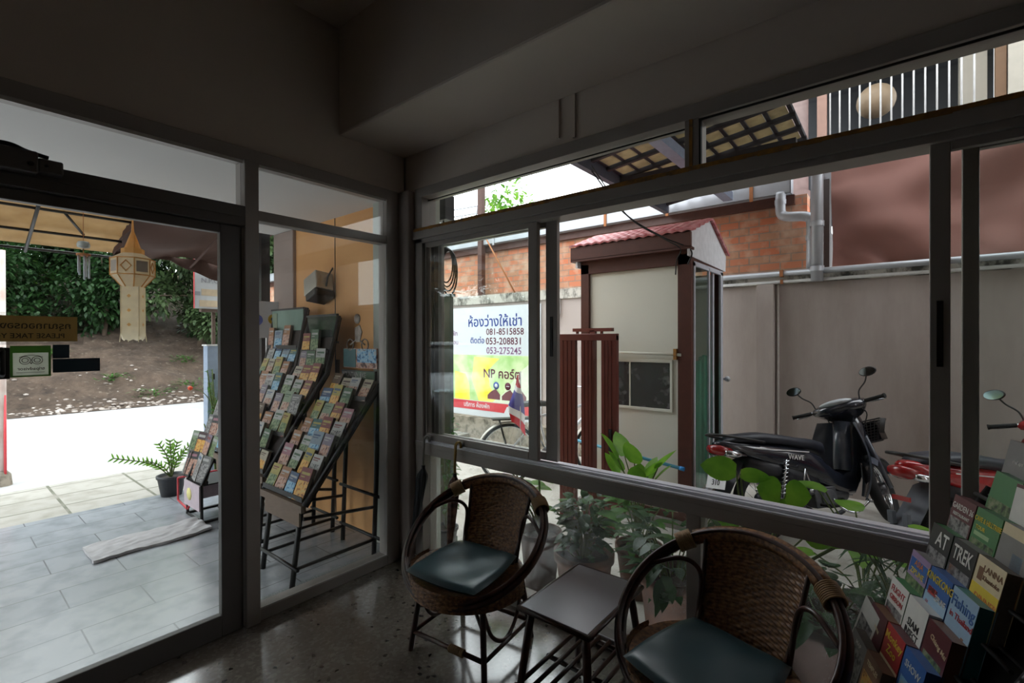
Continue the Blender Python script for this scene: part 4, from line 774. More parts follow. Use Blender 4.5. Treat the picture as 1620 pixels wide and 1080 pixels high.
    for s in (-1, 1):
        MB().tube([(-.52 + .0 * s, s * .12, .31), (-.42, s * .12, .62)], .012).tube([(-.52 + .1 * k / 60 , s * .12, .33 + .27 * k / 60) if 0 else (-.515 + .09 * k / 70 + .026 * cos(k * .8), s * .12 + .026 * sin(k * .8), .34 + .26 * k / 70) for k in range(71)], .0045, 5).build('shock_absorber', chrome, t)
    MB().box(-.16, .06, -.09, .09, .2, .36).lathe([(0, -.11), (.075, -.105), (.08, .1), (0, .11)], (-.03, 0, .27), 18, 0, 'y').lathe([(.0, .02), (.06, .03), (.065, .2), (.05, .22), (0, .22)], (.02, 0, .28), 16, 0, 'x').build('engine', engm, t, bevel=.008)
    MB().tube(bez([(.16, -.05, .24), (.08, -.11, .17), (-.1, -.13, .15), (-.28, -.135, .2)], 6), .017, 10).tube([(-.26, -.135, .195), (-.34, -.14, .215), (-.62, -.15, .3), (-.78, -.155, .345), (-.8, -.155, .35)], [.02, .042, .046, .042, .02], 14).build('exhaust', blkpl, t)
    MB().tube([(-.3, -.165, .22), (-.42, -.175, .255), (-.66, -.18, .33), (-.7, -.18, .34)], [.01, .036, .036, .012], 12, flat=.6).build('exhaust_shield', chrome, t)
    MB().tube([(-.12, -.2, .23), (-.12, .2, .23)], .012).tube([(-.16, -.2, .235), (-.07, -.2, .235)], .017).tube([(-.16, .2, .235), (-.07, .2, .235)], .017).build('foot_peg', rubber, t)
    MB().tube(bez([(-.02, -.12, .27), (.0, -.17, .2), (.08, -.22, .17), (.2, -.25, .25)], 5), .01).tube([(.18, -.28, .25), (.22, -.21, .25)], .012).build('kick_starter', chrome, t)
    MB().tube([(-.35, -.16, .36), (-.3, -.16, .52), (-.25, -.16, .36)], .01).tube([(-.34, -.18, .37), (-.34, -.25, .37)], .012).build('pillion_peg', chrome, t)
    MB().tube([(-.05, .1, .22), (.02, .2, .035 - .2 * abs(lean)), (.0, .21, .0)], .01).build('side_stand', black, t)
    # front shield and cowl
    def shield(s, fn_off=0):
        def g(u, v):
            z = .24 + .62 * v; y = s * (.045 + .24 * u * (.55 + .45 * sin(pi * min(1, v * .9 + .1)))); x = .36 + .09 * (1 - v) * .3 + .05 * v - .17 * u ** 1.6 * (1 - .25 * v) + .07 * sin(pi * v) * (1 - u)
            return (x, y, z)
        return g
    for s in (-1, 1): MB().sheet(shield(s), 14, 18, .012 * s).build('leg_shield', body2, t)
    MB().loft([sect(.30, .50, .06, .12), sect(.36, .64, .09, .2), sect(.43, .74, .11, .2), sect(.50, .78, .09, .15), sect(.55, .78, .05, .08)]).build('front_cowl', body, t)
    MB().tube([(.27, 0, .46), (.36, 0, .86)], .07, 14).build('neck_cover', body2, t)
    # steered parts
    for s in (-1, 1): MB(Ms).tube([(.455, s * .07, .72), (.62, s * .075, .277)], [.026, .02]).build('fork', body2, t)
    MB(Ms).sheet(lambda u, v: (.62 + .31 * cos(.35 + u * 1.95), (v - .5) * .17, .277 + (.31 - .07 * (2 * v - 1) ** 2) * sin(.35 + u * 1.95)), 20, 8, .006).build('front_fender', body2, t)
    MB(Ms).loft([sect(.22, .97, .08, .02), sect(.27, .975, .2, .045), sect(.35, .985, .215, .06), sect(.43, .96, .17, .085), sect(.50, .93, .09, .06)]).build('handlebar_cover', body, t)
    MB(Ms).ball((.29, 0, 1.02), .08, .13, .03).build('instrument_cluster', mat('dial_face', (190, 196, 200), .3), t)
    MB(Ms).ball((.485, 0, .93), .03, .07, .05).build('headlight', mirg, t)
    MB(Ms).tube([(.33, -.16, .985), (.30, -.23, .985)], .012).tube([(.33, .16, .985), (.30, .23, .985)], .012).build('handlebar', chrome, t)
    for s in (-1, 1):
        MB(Ms).tube([(.305, s * .21, .985), (.265, s * .35, .985)], .0165, 10).tube([(.265, s * .35, .985), (.262, s * .36, .985)], .02, 10).build('grip', rubber, t)
        MB(Ms).tube(bez([(.345, s * .19, .985), (.36, s * .25, .975), (.335, s * .35, .97)], 5), .007).build('brake_lever', chrome, t)
        m = MB(Ms).tube(bez([(.33, s * .17, 1.0), (.34, s * .19, 1.08), (.36, s * .25, 1.14), (.36, s * .28, 1.19)], 6), .006).ball((.36, s * .30, 1.22), .018, .065, .04, n=18, k=10).build('mirror', black, t)
        MB(Ms).lathe([(.0, -.02), (1, -.02), (1, -.014), (0, -.014)], (0, 0, 0), 20, 0, 'x', smooth=False).build('mirror_glass', mirg, m)
        g = [c for c in m.children][0]
        for v in g.data.vertices:
            iv = Ms.inverted() @ v.co; v.co = Ms @ Vector((.36 + iv.x * 1.0, s * .30 + iv.y * .058, 1.22 + iv.z * .034))
    MB(Ms).tube(bez([(.38, -.12, .98), (.44, -.16, .9), (.46, -.1, .8)], 5), .005).tube(bez([(.38, .12, .98), (.44, .14, .9), (.46, .1, .8)], 5), .005).build('cable', black, t)
    if black_bike:
        mb = MB(Ms)
        bx = lambda u, v, k: None
        for k in range(9): z = .66 + .18 * k / 8; q = .01 * k; mb.tube([(.53, -.13 - q, z), (.72 + q, -.13 - q, z), (.72 + q, .13 + q, z), (.53, .13 + q, z)], .0028 if k < 8 else .008, 4, closed=True)
        for k in range(12):
            x = .53 + .19 * k / 11
            mb.tube([(x, -.22 + .08, .66), (x + .0, -.22, .84)], .0028, 4).tube([(x, .14, .66), (x, .22, .84)], .0028, 4).tube([(x, -.13, .66), (x, .13, .66)], .0028, 4)
        for k in range(14): y = -.13 + .26 * k / 13; mb.tube([(.53, y, .66), (.53, y * 1.6, .84)], .0028, 4).tube([(.72, y, .66), (.80, y * 1.6, .84)], .0028, 4).tube([(.53, y, .66), (.72, y, .66)], .0028, 4)
        q = mb.build('front_basket', black, t); MB(Ms).box(.535, .76, -.17, -.168, .67, .83).box(.535, .76, .168, .17, .67, .83).box(.76, .762, -.17, .17, .67, .83).box(.533, .535, -.17, .17, .67, .83).build('mesh_panel', glass('basket_mesh', (.35, .35, .37)), q)
    return t
bkb = mat('glossy_black_paint', (34, 38, 48), .2, coat=.7); bkg = mat('dark_grey_paint', (78, 84, 96), .25, coat=.5)
redb = mat('glossy_red_paint', (176, 22, 26), .2, coat=.7); redd = mat('deep_red_paint', (128, 22, 26), .3, coat=.5)
motorbike('black underbone motorbike with front basket parked beside the booth', bkb, bkg, (2.14, 2.6, -.12), .97, -.2, .5, True)
motorbike('red motorbike with grey mudguard parked right of the black one', redb, redd, (3.30, 2.62, -.12), .84, -.1, .35, False)
# ------------------------------------------------------------------ bicycle with a flag
o = thing('bicycle', 'old bicycle with pale mudguards standing before the rental banner', 'bicycle', (-.72, 1.97, -.12), .87)
def bwheel(cx):
    q = MB().tube([(cx + .31 * cos(a), 0, .33 + .31 * sin(a)) for a in [2 * pi * i / 48 for i in range(48)]], .017, 8, closed=True).build('wheel', rubber, o)
    MB().tube([(cx + .295 * cos(a), 0, .33 + .295 * sin(a)) for a in [2 * pi * i / 48 for i in range(48)]], .01, 6, closed=True).build('rim', chrome, q); mb = MB()
    for i in range(28): a = 2 * pi * i / 28; b = a + .7 * (-1) ** i; mb.tube([(cx + .02 * cos(b), .02 * (-1) ** i, .33 + .02 * sin(b)), (cx + .295 * cos(a), 0, .33 + .295 * sin(a))], .0014, 4)
    mb.lathe([(0, -.05), (.022, -.05), (.022, .05), (0, .05)], (cx, 0, .33), 12, 0, 'y').build('spokes', chrome, q)
    MB().sheet(lambda u, v: (cx + .345 * cos(.2 + u * 2.9), (v - .5) * .06, .33 + (.345 - .01 * (2 * v - 1) ** 2) * sin(.2 + u * 2.9)), 36, 4, .003).build('mudguard', mat('cream_mudguard', (224, 222, 214), .4), o)
bwheel(0); bwheel(1.08); silv = mat('silver_frame_paint', (206, 210, 216), .3, metal=.3)
MB().tube([(0, 0, .33), (.45, 0, .30), (.32, 0, .82)], .015).tube([(0, .03, .33), (.36, 0, .72)], .01).tube([(.45, 0, .3), (.95, 0, .78)], .02).tube([(.36, 0, .72), (.93, 0, .85)], .016).tube([(.92, 0, .92), (.95, 0, .72), (1.08, .04, .33)], .016).tube([(.95, 0, .72), (1.08, -.04, .33)], .012).build('frame', silv, o)
MB().tube(bez([(.75, -.26, .98), (.88, -.2, 1.02), (.92, 0, 1.0), (.88, .2, 1.02), (.75, .26, .98)], 6), .012).tube([(.92, 0, .9), (.92, 0, 1.0)], .014).build('handlebar', chrome, o)
MB().loft([sect(.17, .86, .07, .03), sect(.3, .87, .09, .035), sect(.42, .86, .04, .03), sect(.46, .86, .02, .02)]).build('saddle', black, o)
MB().lathe([(0, -.015), (.09, -.015), (.09, -.005), (0, -.005)], (.45, 0, .3), 24, 0, 'y').tube([(.45, -.03, .3), (.52, -.06, .16)], .008).tube([(.45, .03, .3), (.38, .06, .44)], .008).box(.48, .56, -.14, -.06, .145, .17).build('crank', engm, o)
MB().box(-.18, .25, -.06, .06, .7, .715).tube([(-.1, .05, .7), (0, .04, .33)], .006).tube([(-.1, -.05, .7), (0, -.04, .33)], .006).build('rack', black, o)
o = thing('thai_flag', 'small red white and blue striped flag on a stick above the bicycle wheel', 'flag', (-.5, 1.86, 0))
fr = mat('flag_red', (214, 50, 66), .7, trans=.3); fw = mat('flag_white', (236, 236, 240), .7, trans=.3); fb = mat('flag_blue', (90, 84, 170), .7, trans=.3)
def flag(a, b):
    def fn(u, v):
        t = a + (b - a) * v; L = .36 * (1 - .35 * t); top = Vector((.0 - .02 * t, 0, 1.10 - .02)); ax = Vector((-.06, 0, -.22)) if 0 else Vector((.05, .02, -.40))
        out = Vector((-.22 * t, -.03 * sin(5 * u), -.10 * t)); p = top + ax * u + Vector((.02 * sin(6 * u + 3 * t), .02 * cos(5 * t + 4 * u), 0)); return p + Vector((-.17 * t * (0.15 + u), .02 * sin(8 * t), -.02 * t)) if 0 else p + Vector((-.20 * t * (.12 + .88 * u) , .025 * sin(7 * t + 3 * u), -.04 * t * u))
    return fn
# bands run across the drooping cloth from the tip down
def band(z0, z1):
    def fn(u, v):
        k = z0 + (z1 - z0) * v; wd = .03 + .17 * min(1, k * 1.5); x = .02 + .10 * k - wd * (1 - u) * 1.0; z = 1.08 - .52 * k + .06 * (1 - u) * k * .5 - .10 * u * k
        return (x, .02 * sin(u * 5 + k * 6), z)
    return fn
mb = MB()
for a, b, m_ in ((0, .22, 0), (.22, .32, 1), (.32, .66, 2), (.66, .82, 1), (.82, 1., 0)): mb.sheet(band(a, b), 10, 6, .002, m_)
mb.build('cloth', [fr, fw, fb], o); MB().tube([(.02, .02, .30), (.03, .01, 1.12)], .006).build('stick', white_pl, o)
# ------------------------------------------------------------------ parked cars across the forecourt
def car(label, loc, hd, col):
    t = thing('car', label, 'car', loc, hd); g_ = mat('dark_car_window', (28, 32, 36), .08)
    L = [(-2.15, .45, .62), (-2.1, .75, .9), (-1.7, .98, .86), (-1.0, 1.0, .88), (.4, .98, .88), (1.0, .95, .86), (1.7, .86, .82), (2.05, .68, .75), (2.15, .5, .6)]
    def s_(x, zt, w_): return [(x, -w_, .3), (x, -w_ * 1.02, .55), (x, -w_, zt * .85), (x, -w_ * .85, zt), (x, w_ * .85, zt), (x, w_, zt * .85), (x, w_ * 1.02, .55), (x, w_, .3)]
    MB().loft([s_(x, z, w_) for x, z, w_ in L]).build('body', col, t, bevel=.03)
    def c_(x, zt, w_): return [(x, -w_ - .08 * (zt < 1.2), .85), (x, -w_, zt), (x, w_, zt), (x, w_ + .08 * (zt < 1.2), .85)]
    MB().loft([c_(-1.95, .97, .74), c_(-1.35, 1.42, .62), c_(-.3, 1.5, .64), (c_(.3, 1.44, .63)), c_(1.05, .97, .74)]).build('cabin', g_, t); MB().box(-1.3, .25, -.6, .6, 1.47, 1.52).build('roof', col, t, bevel=.02)
    for x in (-1.35, 1.35):
        for s in (-1, 1):
            q = MB().tube([(x + .27 * cos(a), s * .8, .33 + .27 * sin(a)) for a in [2 * pi * i / 28 for i in range(28)]], .075, 8, closed=True).build('wheel', rubber, t); MB().lathe([(0, -.03), (.2, -.05), (.2, .05), (0, .03)], (x, s * .84, .33), 16, 0, 'y').build('hubcap', chrome, q)
    MB().box(2.1, 2.16, -.45, .45, .48, .64).build('grille', black, t, bevel=.01)
    for s in (-1, 1): MB().ball((1.98, s * .62, .66), .16, .14, .06).build('headlight', mirg, t)
    return t
car('white car parked further down the street, mirrored in the window glass', (-10.2, -9.4, -.15), .6, mat('white_car_paint', (226, 230, 234), .2, coat=.6))
car('silver car parked close to the porch, mirrored low in the window glass', (-5.3, -5.3, -.15), .5, mat('silver_car_paint', (190, 196, 204), .25, coat=.6))
# ------------------------------------------------------------------ plants outside the window
def grow_big(o, n, h0, h1, r, L, W, m, seed, z0=.24, bias=(0, 0), stem_r=.004, droop=.35, lift=.0):
    rng = random.Random(seed); mb = MB(); ms = MB()
    for i in range(n):
        a = 2 * pi * i / n + rng.uniform(-.4, .4); h = rng.uniform(h0, h1); q = rng.uniform(.4, 1) * r; e = Vector((q * cos(a) + bias[0], q * sin(a) * .6 + bias[1], h)); ms.tube(bez([(0, 0, z0), (e.x * .3, e.y * .3, z0 + (h - z0) * .6), e], 6), stem_r, 5)
        l_ = L * rng.uniform(.7, 1.1); leaf(mb, e, (cos(a), sin(a) * .6, lift + rng.uniform(-.1, .5)), l_, W * l_ / L, 0, droop=droop, n=6)
    mb.build('foliage', m, o); ms.build('stems', stemm, o)
def grow_bush(o, n, z0, z1, r, L, W, m, seed):
    rng = random.Random(seed); mb = MB(); ms = MB()
    for i in range(n):
        a = rng.uniform(0, 2 * pi); h = rng.uniform(z0, z1); q = r * rng.uniform(.2, 1) ** .6; p = Vector((q * cos(a), q * sin(a), h)); leaf(mb, p, (cos(a) + rng.gauss(0, .4), sin(a) + rng.gauss(0, .4), rng.gauss(.2, .4)), L * rng.uniform(.6, 1.2), W * rng.uniform(.7, 1.2), 0, droop=.4, n=4)
        if i % 6 == 0: ms.tube(bez([(0, 0, .2), (p.x * .4, p.y * .4, .2 + (h - .2) * .6), p], 4), .004, 4)
    mb.build('foliage', m, o); ms.build('stems', stemm, o)
def potted(label, loc, r, h, m=terra, rb=None):
    o = thing('potted_plant', label, 'plant', loc, group=None); pot(o, r, h, m, rb); return o
o = potted('tall dark clay pot with a light green leafy plant behind the left rattan chair', (.82, .42, -.12), .13, .36, mat('dark_clay', (86, 66, 60), .8)); grow_big(o, 16, .55, .80, .2, .12, .11, lg, 11, .3, (-.2, 0))
o = potted('terracotta pot with a wide rim and a dense dark leafy plant behind the small table', (1.185, .34, -.12), .165, .36); grow_bush(o, 170, .36, .66, .12, .075, .045, dg_, 12); grow_big(o, 7, .5, .72, .2, .12, .09, mg, 99, .34)
o = potted('plant with large upright bright green leaves showing above the window rail', (1.34, .74, -.12), .14, .3); grow_big(o, 11, .66, .86, .16, .17, .14, lg, 13, .26, (0, 0), droop=.1, lift=1.3); grow_bush(o, 50, .35, .62, .17, .13, .07, mg, 14)
o = potted('terracotta pot with drooping dark leaves seen through the left chair side of the hoop', (1.70, .34, -.12), .165, .4); grow_bush(o, 120, .33, .66, .22, .13, .05, dg_, 15); MB().lathe([(.05, 0), (.19, 0), (.2, .03), (.17, .035), (.1, .02)], (0, 0, 0), 28).build('saucer', terra, o)
o.__setitem__('label', 'terracotta pot on a saucer with long drooping leaves left of the right rattan chair')
o = potted('plant with big round pale green leaves climbing over the rail before the black motorbike', (2.02, .62, -.12), .12, .28); mb = MB(); ms = MB()
for (x, z, dx, L, W) in ((-.04, .935, -1, .17, .12), (-.02, .925, 1, .13, .07), (.15, .87, -.8, .1, .13), (.17, .87, .9, .1, .13), (.15, .84, .2, .07, .1), (-.08, .78, .1, .15, .13), (.25, .70, .8, .12, .1), (.4, .72, -.8, .12, .1), (.42, .73, .8, .12, .1)):
    ms.tube(bez([(0, 0, .2), (x * .5, -.1, .5), (x, -.2, z)], 6), .004, 5); leaf(mb, (x, -.2, z), (dx, -.1, .05 if abs(dx) > .5 else -1.), L, W, 0, (0, -1, .35), .15, 6)
mb.build('foliage', lg, o); ms.build('stems', stemm, o)
o = potted('dark clay pot behind the right rattan chair with low round leaves', (2.35, .38, -.12), .16, .38, mat('dark_clay', (86, 66, 60))); grow_bush(o, 70, .36, .56, .2, .1, .08, dg_, 18)
o = potted('bushy umbrella plant with thin radiating leaves left of the booklet rack', (2.60, .42, -.12), .14, .28, potblk); rng = random.Random(21); mb = MB(); ms = MB()
for i in range(24):
    a = rng.uniform(0, 2 * pi); q = rng.uniform(.05, .26); h = rng.uniform(.42, .8); e = Vector((q * cos(a) - .05, q * sin(a) * .6, h)); ms.tube(bez([(0, 0, .22), (e.x * .3, e.y * .3, .2 + (h - .2) * .6), e], 5), .0028, 5)
    for k in range(9): b = 2 * pi * k / 9 + i; leaf(mb, e, (cos(b), sin(b), .1), rng.uniform(.08, .14), .014, 0, droop=.5, n=4)
mb.build('foliage', dg_, o); ms.build('stems', stemm, o)
o = potted('low plant with broad bright leaves beside the umbrella plant', (2.46, .85, -.12), .13, .25); grow_big(o, 12, .45, .80, .28, .15, .12, lg, 22, .2)
o = potted('leafy plant at the right end of the window behind the booklet rack', (3.15, .45, -.12), .14, .3); grow_big(o, 12, .4, .8, .25, .2, .12, mg, 23, .25)
o = thing('hanging_shrub', 'small bushy shrub in a black pot beside the grey green panel', 'plant', (-.07, .44, -.12)); pot(o, .09, .16, potblk); grow_bush(o, 160, .3, .98, .09, .05, .03, mg, 25)
MB().tube([(0, 0, .1), (0, 0, .6)], .008).build('stem', stemm, o)
# ------------------------------------------------------------------ trees on the bank
def tree(label, x, y, h, r, m, seed, n=6500, low=.08, L=.22, name='tree', trunk=None):
    z0 = bank((-11.5 - x) / 12, (y + 45) / 63)[2] if x < -11.4 else -.1
    rng = random.Random(seed); o = thing(name, label, name.replace('_', ' '), (x, y, z0 - .1)); mb = MB(); cl = []
    for k in range(14): a = rng.uniform(0, 2 * pi); q = r * rng.uniform(0, .75); cl.append((q * cos(a), q * sin(a), h * rng.uniform(low + .12, .9), r * rng.uniform(.28, .5)))
    for i in range(n):
        cx, cy, cz, cr_ = cl[i % 14]; d = Vector((rng.gauss(0, 1), rng.gauss(0, 1), rng.gauss(0, .8))).normalized(); p = Vector((cx, cy, cz)) + d * cr_ * rng.uniform(.6, 1.05); leaf(mb, p, (d + Vector((rng.gauss(0, .5), rng.gauss(0, .5), rng.gauss(-.2, .5)))), L * rng.uniform(.6, 1.2), L * .5, 0, droop=.2, n=2)
    mb.build('foliage', m, o); tk = MB().tube(bez([(0, 0, 0), (.1, .05, h * .3), (-.05, .1, h * .65)], 5), [.09 * h / 4] * 6 + [.05 * h / 4] * 5, 8)
    for cx, cy, cz, _ in cl[:8]: tk.tube([(0.02, .05, h * .35), (cx, cy, cz)], .02, 5)
    tk.build('trunk', mat('bark', (84, 70, 58), .9), o)
tdg = mat('tree_leaf_dark', (44, 78, 34), .55, rgb2=(30, 58, 28), scale=3, trans=.35); tlg = mat('tree_leaf_light', (124, 170, 58), .5, rgb2=(62, 108, 34), scale=3, trans=.45); tol = mat('tree_leaf_olive', (84, 104, 64), .55, rgb2=(50, 70, 42), scale=3, trans=.3)
tree('bright green tree at the left end of the bank top', -19.5, -4.6, 5.5, 2.6, tlg, 31); tree('light green bushy tree on the bank just left of the wind chime', -19, -1.6, 5, 2.4, tlg, 32)
tree('dark green tree on the bank behind the wind chime', -20, .6, 5.5, 2.3, tdg, 33); tree('dark green tree on the bank behind the lantern', -18.5, 2.6, 5, 2.2, tdg, 34)
tree('olive tree with drooping branches right of the lantern', -16.2, 4.0, 5.2, 1.9, tol, 35, 7000, .0); tree('dark tree behind the guest sign', -18, 6.4, 6, 2.4, tdg, 36, low=.05)
tree('grey green tree seen past the notice board', -15, 6.6, 6, 2.2, tol, 37, low=.05); tree('tall tree far behind the notice board', -19, 10, 7, 3, tlg, 38)
tree('pale tree top above the gutter left of the steel post', -6.5, 9.5, 6.6, 1.5, tlg, 39, 1400, .5, .22); tree('leafy tree top showing under the edge of the tiled canopy', -.5, 7.4, 5.9, 1.5, tlg, 40, 1800, .45, .2)
for k, (x, y, h, r, m_) in enumerate(((-17.4, -3.2, 3.2, 1.7, tlg), (-17.6, -.4, 3.0, 1.7, tdg), (-17.2, 1.6, 3.0, 1.6, tdg), (-21.5, -3, 6.5, 2.8, tdg), (-21.5, 3.4, 6.5, 3, tlg), (-17, 4.9, 3.4, 1.7, tdg))):
    tree(['bright undergrowth bush at the left end of the bank', 'dark undergrowth bush below the wind chime', 'dark undergrowth bush left of the lantern', 'tall dark tree at the back left of the bank', 'tall light tree at the back behind the lantern', 'dark undergrowth bush right of the lantern tails'][k], x, y, h, r, m_, 60 + k, 5000, .0, .18, 'tree' if h > 5 else 'bush')
for k, (x, y, h, r) in enumerate(((-15.5, -8.5, 7, 3.2), (-16.5, -13.5, 8, 3.6), (-14.8, -18.5, 8, 3.4), (-16, -24, 9, 3.8), (-14, -30, 9, 3.8), (-13, -37, 10, 4.2))):  # out-of-view trees, added to keep bright sky out of the window reflections
    tree(f'unseen street tree added to block mirrored sky, the {["nearest", "second", "third", "fourth", "fifth", "farthest"][k]} down the street to the left of the bank', x, y, h, r, tdg, 80 + k, 3500, .0, .4)
rng = random.Random(44)
for k, (px, py) in enumerate(((-14.2, 1.2), (-13.6, 2.9), (-15.4, 3.3), (-16, .2), (-14.8, -1.4), (-13.2, 1.9))):
    z0 = bank((-11.5 - px) / 12, (py + 45) / 63)[2]; o = thing('weed_clump', ['low green weed clump on the bank below the lantern tails', 'green weed clump low on the bank left of the cabinet', 'spreading weed clump midway up the bank left of the sign', 'small weed clump high on the bank under the wind chime', 'weed clump on the bank behind the yellow brown sticker', 'small weed clump near the bank foot in the middle'][k], 'weeds', (px, py, z0 - .05)); mb = MB()
    for i in range(90): a = rng.uniform(0, 2 * pi); q = rng.uniform(0, .5); leaf(mb, (q * cos(a), q * sin(a), rng.uniform(.02, .22)), (cos(a), sin(a), rng.uniform(0, 1)), .14, .05, 0, n=2)
    mb.build('leaves', mg, o); o.children[0].name = 'leaves'
mb = MB()
for i in range(900):
    u = rng.uniform(.0, .3) ** 1.0 * rng.uniform(.3, 1); v = rng.uniform(.595, .88); p = Vector(bank(u, v)); s = rng.uniform(.02, .07); mb.ball(p, s * rng.uniform(.7, 1.5), s, s * .5, n=6, k=3)
o = mb.build('litter_and_stones', mat('pale_stones', (190, 180, 172), .9, rgb2=(120, 108, 100), scale=2)); tag(o, 'scattered pale stones and litter along the foot of the bank', 'stones', kind='stuff')
# ------------------------------------------------------------------ printed matter
PC = {'red': (176, 44, 48), 'orange': (214, 122, 52), 'yellow': (222, 196, 62), 'green': (64, 122, 74), 'pale green': (156, 186, 140), 'blue': (52, 96, 160), 'pale blue': (150, 180, 204), 'teal': (40, 122, 128),
      'white': (214, 212, 206), 'grey': (128, 126, 124), 'maroon': (88, 34, 42), 'pink': (206, 110, 134), 'cream': (216, 200, 164), 'black': (34, 34, 36), 'brown': (122, 84, 58), 'mauve': (150, 128, 160)}
def ink(c, vivid=False):
    if vivid: return mat('vivid_print_' + c.replace(' ', '_'), PC[c], .4, var=.08, scale=30)
    g = sum(PC[c]) / 3; return mat('print_' + c.replace(' ', '_'), tuple(.72 * (.7 * v + .3 * g) + 4 for v in PC[c]), .5, var=.15, scale=30)  # porch prints greyed, and darkened to paint in the shade at the racks
def photo(name, a, b_, c, sc=45):
    if name in MATS: return MATS[name]
    m, n, l, b = nodes_mat(name); tc = n.new('ShaderNodeTexCoord'); v = n.new('ShaderNodeTexNoise'); v.inputs['Scale'].default_value = sc; v.inputs['Detail'].default_value = 5
    r = n.new('ShaderNodeValToRGB'); e = r.color_ramp.elements; e[0].position = .38; e[0].color = (*lin(a), 1); e[1].position = .62; e[1].color = (*lin(c), 1); q = e.new(.5); q.color = (*lin(b_), 1)
    l.new(tc.outputs['Object'], v.inputs[0]); l.new(v.outputs[0], r.inputs[0]); l.new(r.outputs[0], b.inputs['Base Color']); b.inputs['Roughness'].default_value = .4; return m
PH = {'jungle': photo('photo_print_jungle', (30, 48, 30), (84, 110, 66), (134, 140, 108)), 'people': photo('photo_print_people', (60, 36, 34), (176, 128, 108), (160, 144, 132)), 'sea': photo('photo_print_sea', (30, 80, 120), (120, 170, 200), (156, 168, 172)),
      'temple': photo('photo_print_temple', (110, 60, 30), (208, 150, 60), (180, 156, 90)), 'mono': photo('photo_print_mono', (34, 34, 36), (120, 118, 118), (150, 148, 144), 60)}
EDGE = mat('paper_edges', (120, 114, 106), .8, var=.15, scale=120)
def leaflet_mesh(w_, h, t, base, patches=(), texts=(), edge=None, vivid=False):
    """stands on z=0, cover faces -y; patches (x0, x1, z0, z1, material) and texts (string, x, z, size, material, tilt) in fractions of w, h"""
    ms = [ink(base, vivid), edge or EDGE]; mb = MB().box(-w_ / 2, w_ / 2, 0, .0015, 0, h, 0).box(-w_ / 2 + .001, w_ / 2 - .001, .0015, t - .0012, .0005, h - .001, 1).box(-w_ / 2, w_ / 2, t - .0012, t, 0, h, 0)
    mb.box(-w_ / 2, -w_ / 2 + .001, .0, t, 0, h, 0)
    def mi(m_):
        m_ = PH[m_] if m_ in PH else ink(m_, vivid)
        if m_ not in ms: ms.append(m_)
        return ms.index(m_)
    for x0, x1, z0, z1, m_ in patches: mb.box((x0 - .5) * w_, (x1 - .5) * w_, -.0004, .0, z0 * h, z1 * h, mi(m_))
    for q in texts:
        s_, x, z, sz, m_ = q[:5]; T = facing(((x - .5) * w_, -.0006, z * h), '-y', R(q[5]) if len(q) > 5 else 0)
        if len(q) > 6: T = T @ Matrix.Diagonal((q[6], 1, 1, 1))
        mb.text(s_, sz * h, T, mi(m_), th=.0004)
    return mb, ms
ORD = ['top', 'second', 'third', 'fourth', 'fifth', 'sixth', 'seventh', 'eighth', 'ninth', 'tenth', 'eleventh']
POS = ['leftmost', 'second from the left', 'third from the left', 'fourth from the left', 'rightmost']
variants = []
rng = random.Random(77)
VC = [('red', 'temple', 'yellow'), ('orange', 'people', 'white'), ('yellow', 'jungle', 'red'), ('green', 'jungle', 'white'), ('pale green', 'people', 'green'), ('blue', 'sea', 'white'), ('pale blue', 'sea', 'blue'), ('teal', 'sea', 'yellow'), ('white', 'people', 'blue'), ('white', 'mono', 'red'),
      ('grey', 'mono', 'white'), ('pink', 'people', 'white'), ('cream', 'temple', 'brown'), ('cream', 'people', 'maroon'), ('mauve', 'people', 'white'), ('brown', 'temple', 'cream'), ('white', 'jungle', 'green'), ('yellow', 'temple', 'blue')]
VM = []
for c, ph, tx in VC:
    k = rng.random(); z0 = rng.uniform(.08, .2); z1 = rng.uniform(.55, .7)
    mb, ms = leaflet_mesh(.098, .185, .02, c, [(.08, .92, z0, z1, ph), (.1, .75, .84, .89, tx), (.1, .6, .77, .8, tx), (.0, 1., .0, .05, tx)] if k < .6 else [(0, 1, .0, .6, ph), (.12, .88, .78, .86, tx), (.12, .5, .7, .73, tx)])
    VM.append((c, mb, ms, []))
def make_leaflet(vi, loc, rz, rx, label, group, sc=1.):
    c, mb, ms, ob = VM[vi]
    if not ob: o = mb.build('leaflet', ms); ob.append(o)
    else: o = ob[0].copy(); S.collection.objects.link(o)
    o.location = loc; o.rotation_euler = (rx, 0, rz); o.scale = (sc, 1, random.Random(str(loc)).uniform(.78, 1.05)); tag(o, label, 'leaflet', group); return o
framem = mat('rack_black_tube', (30, 29, 30), .45); boardm = mat('rack_dark_board', (52, 44, 42), .6)
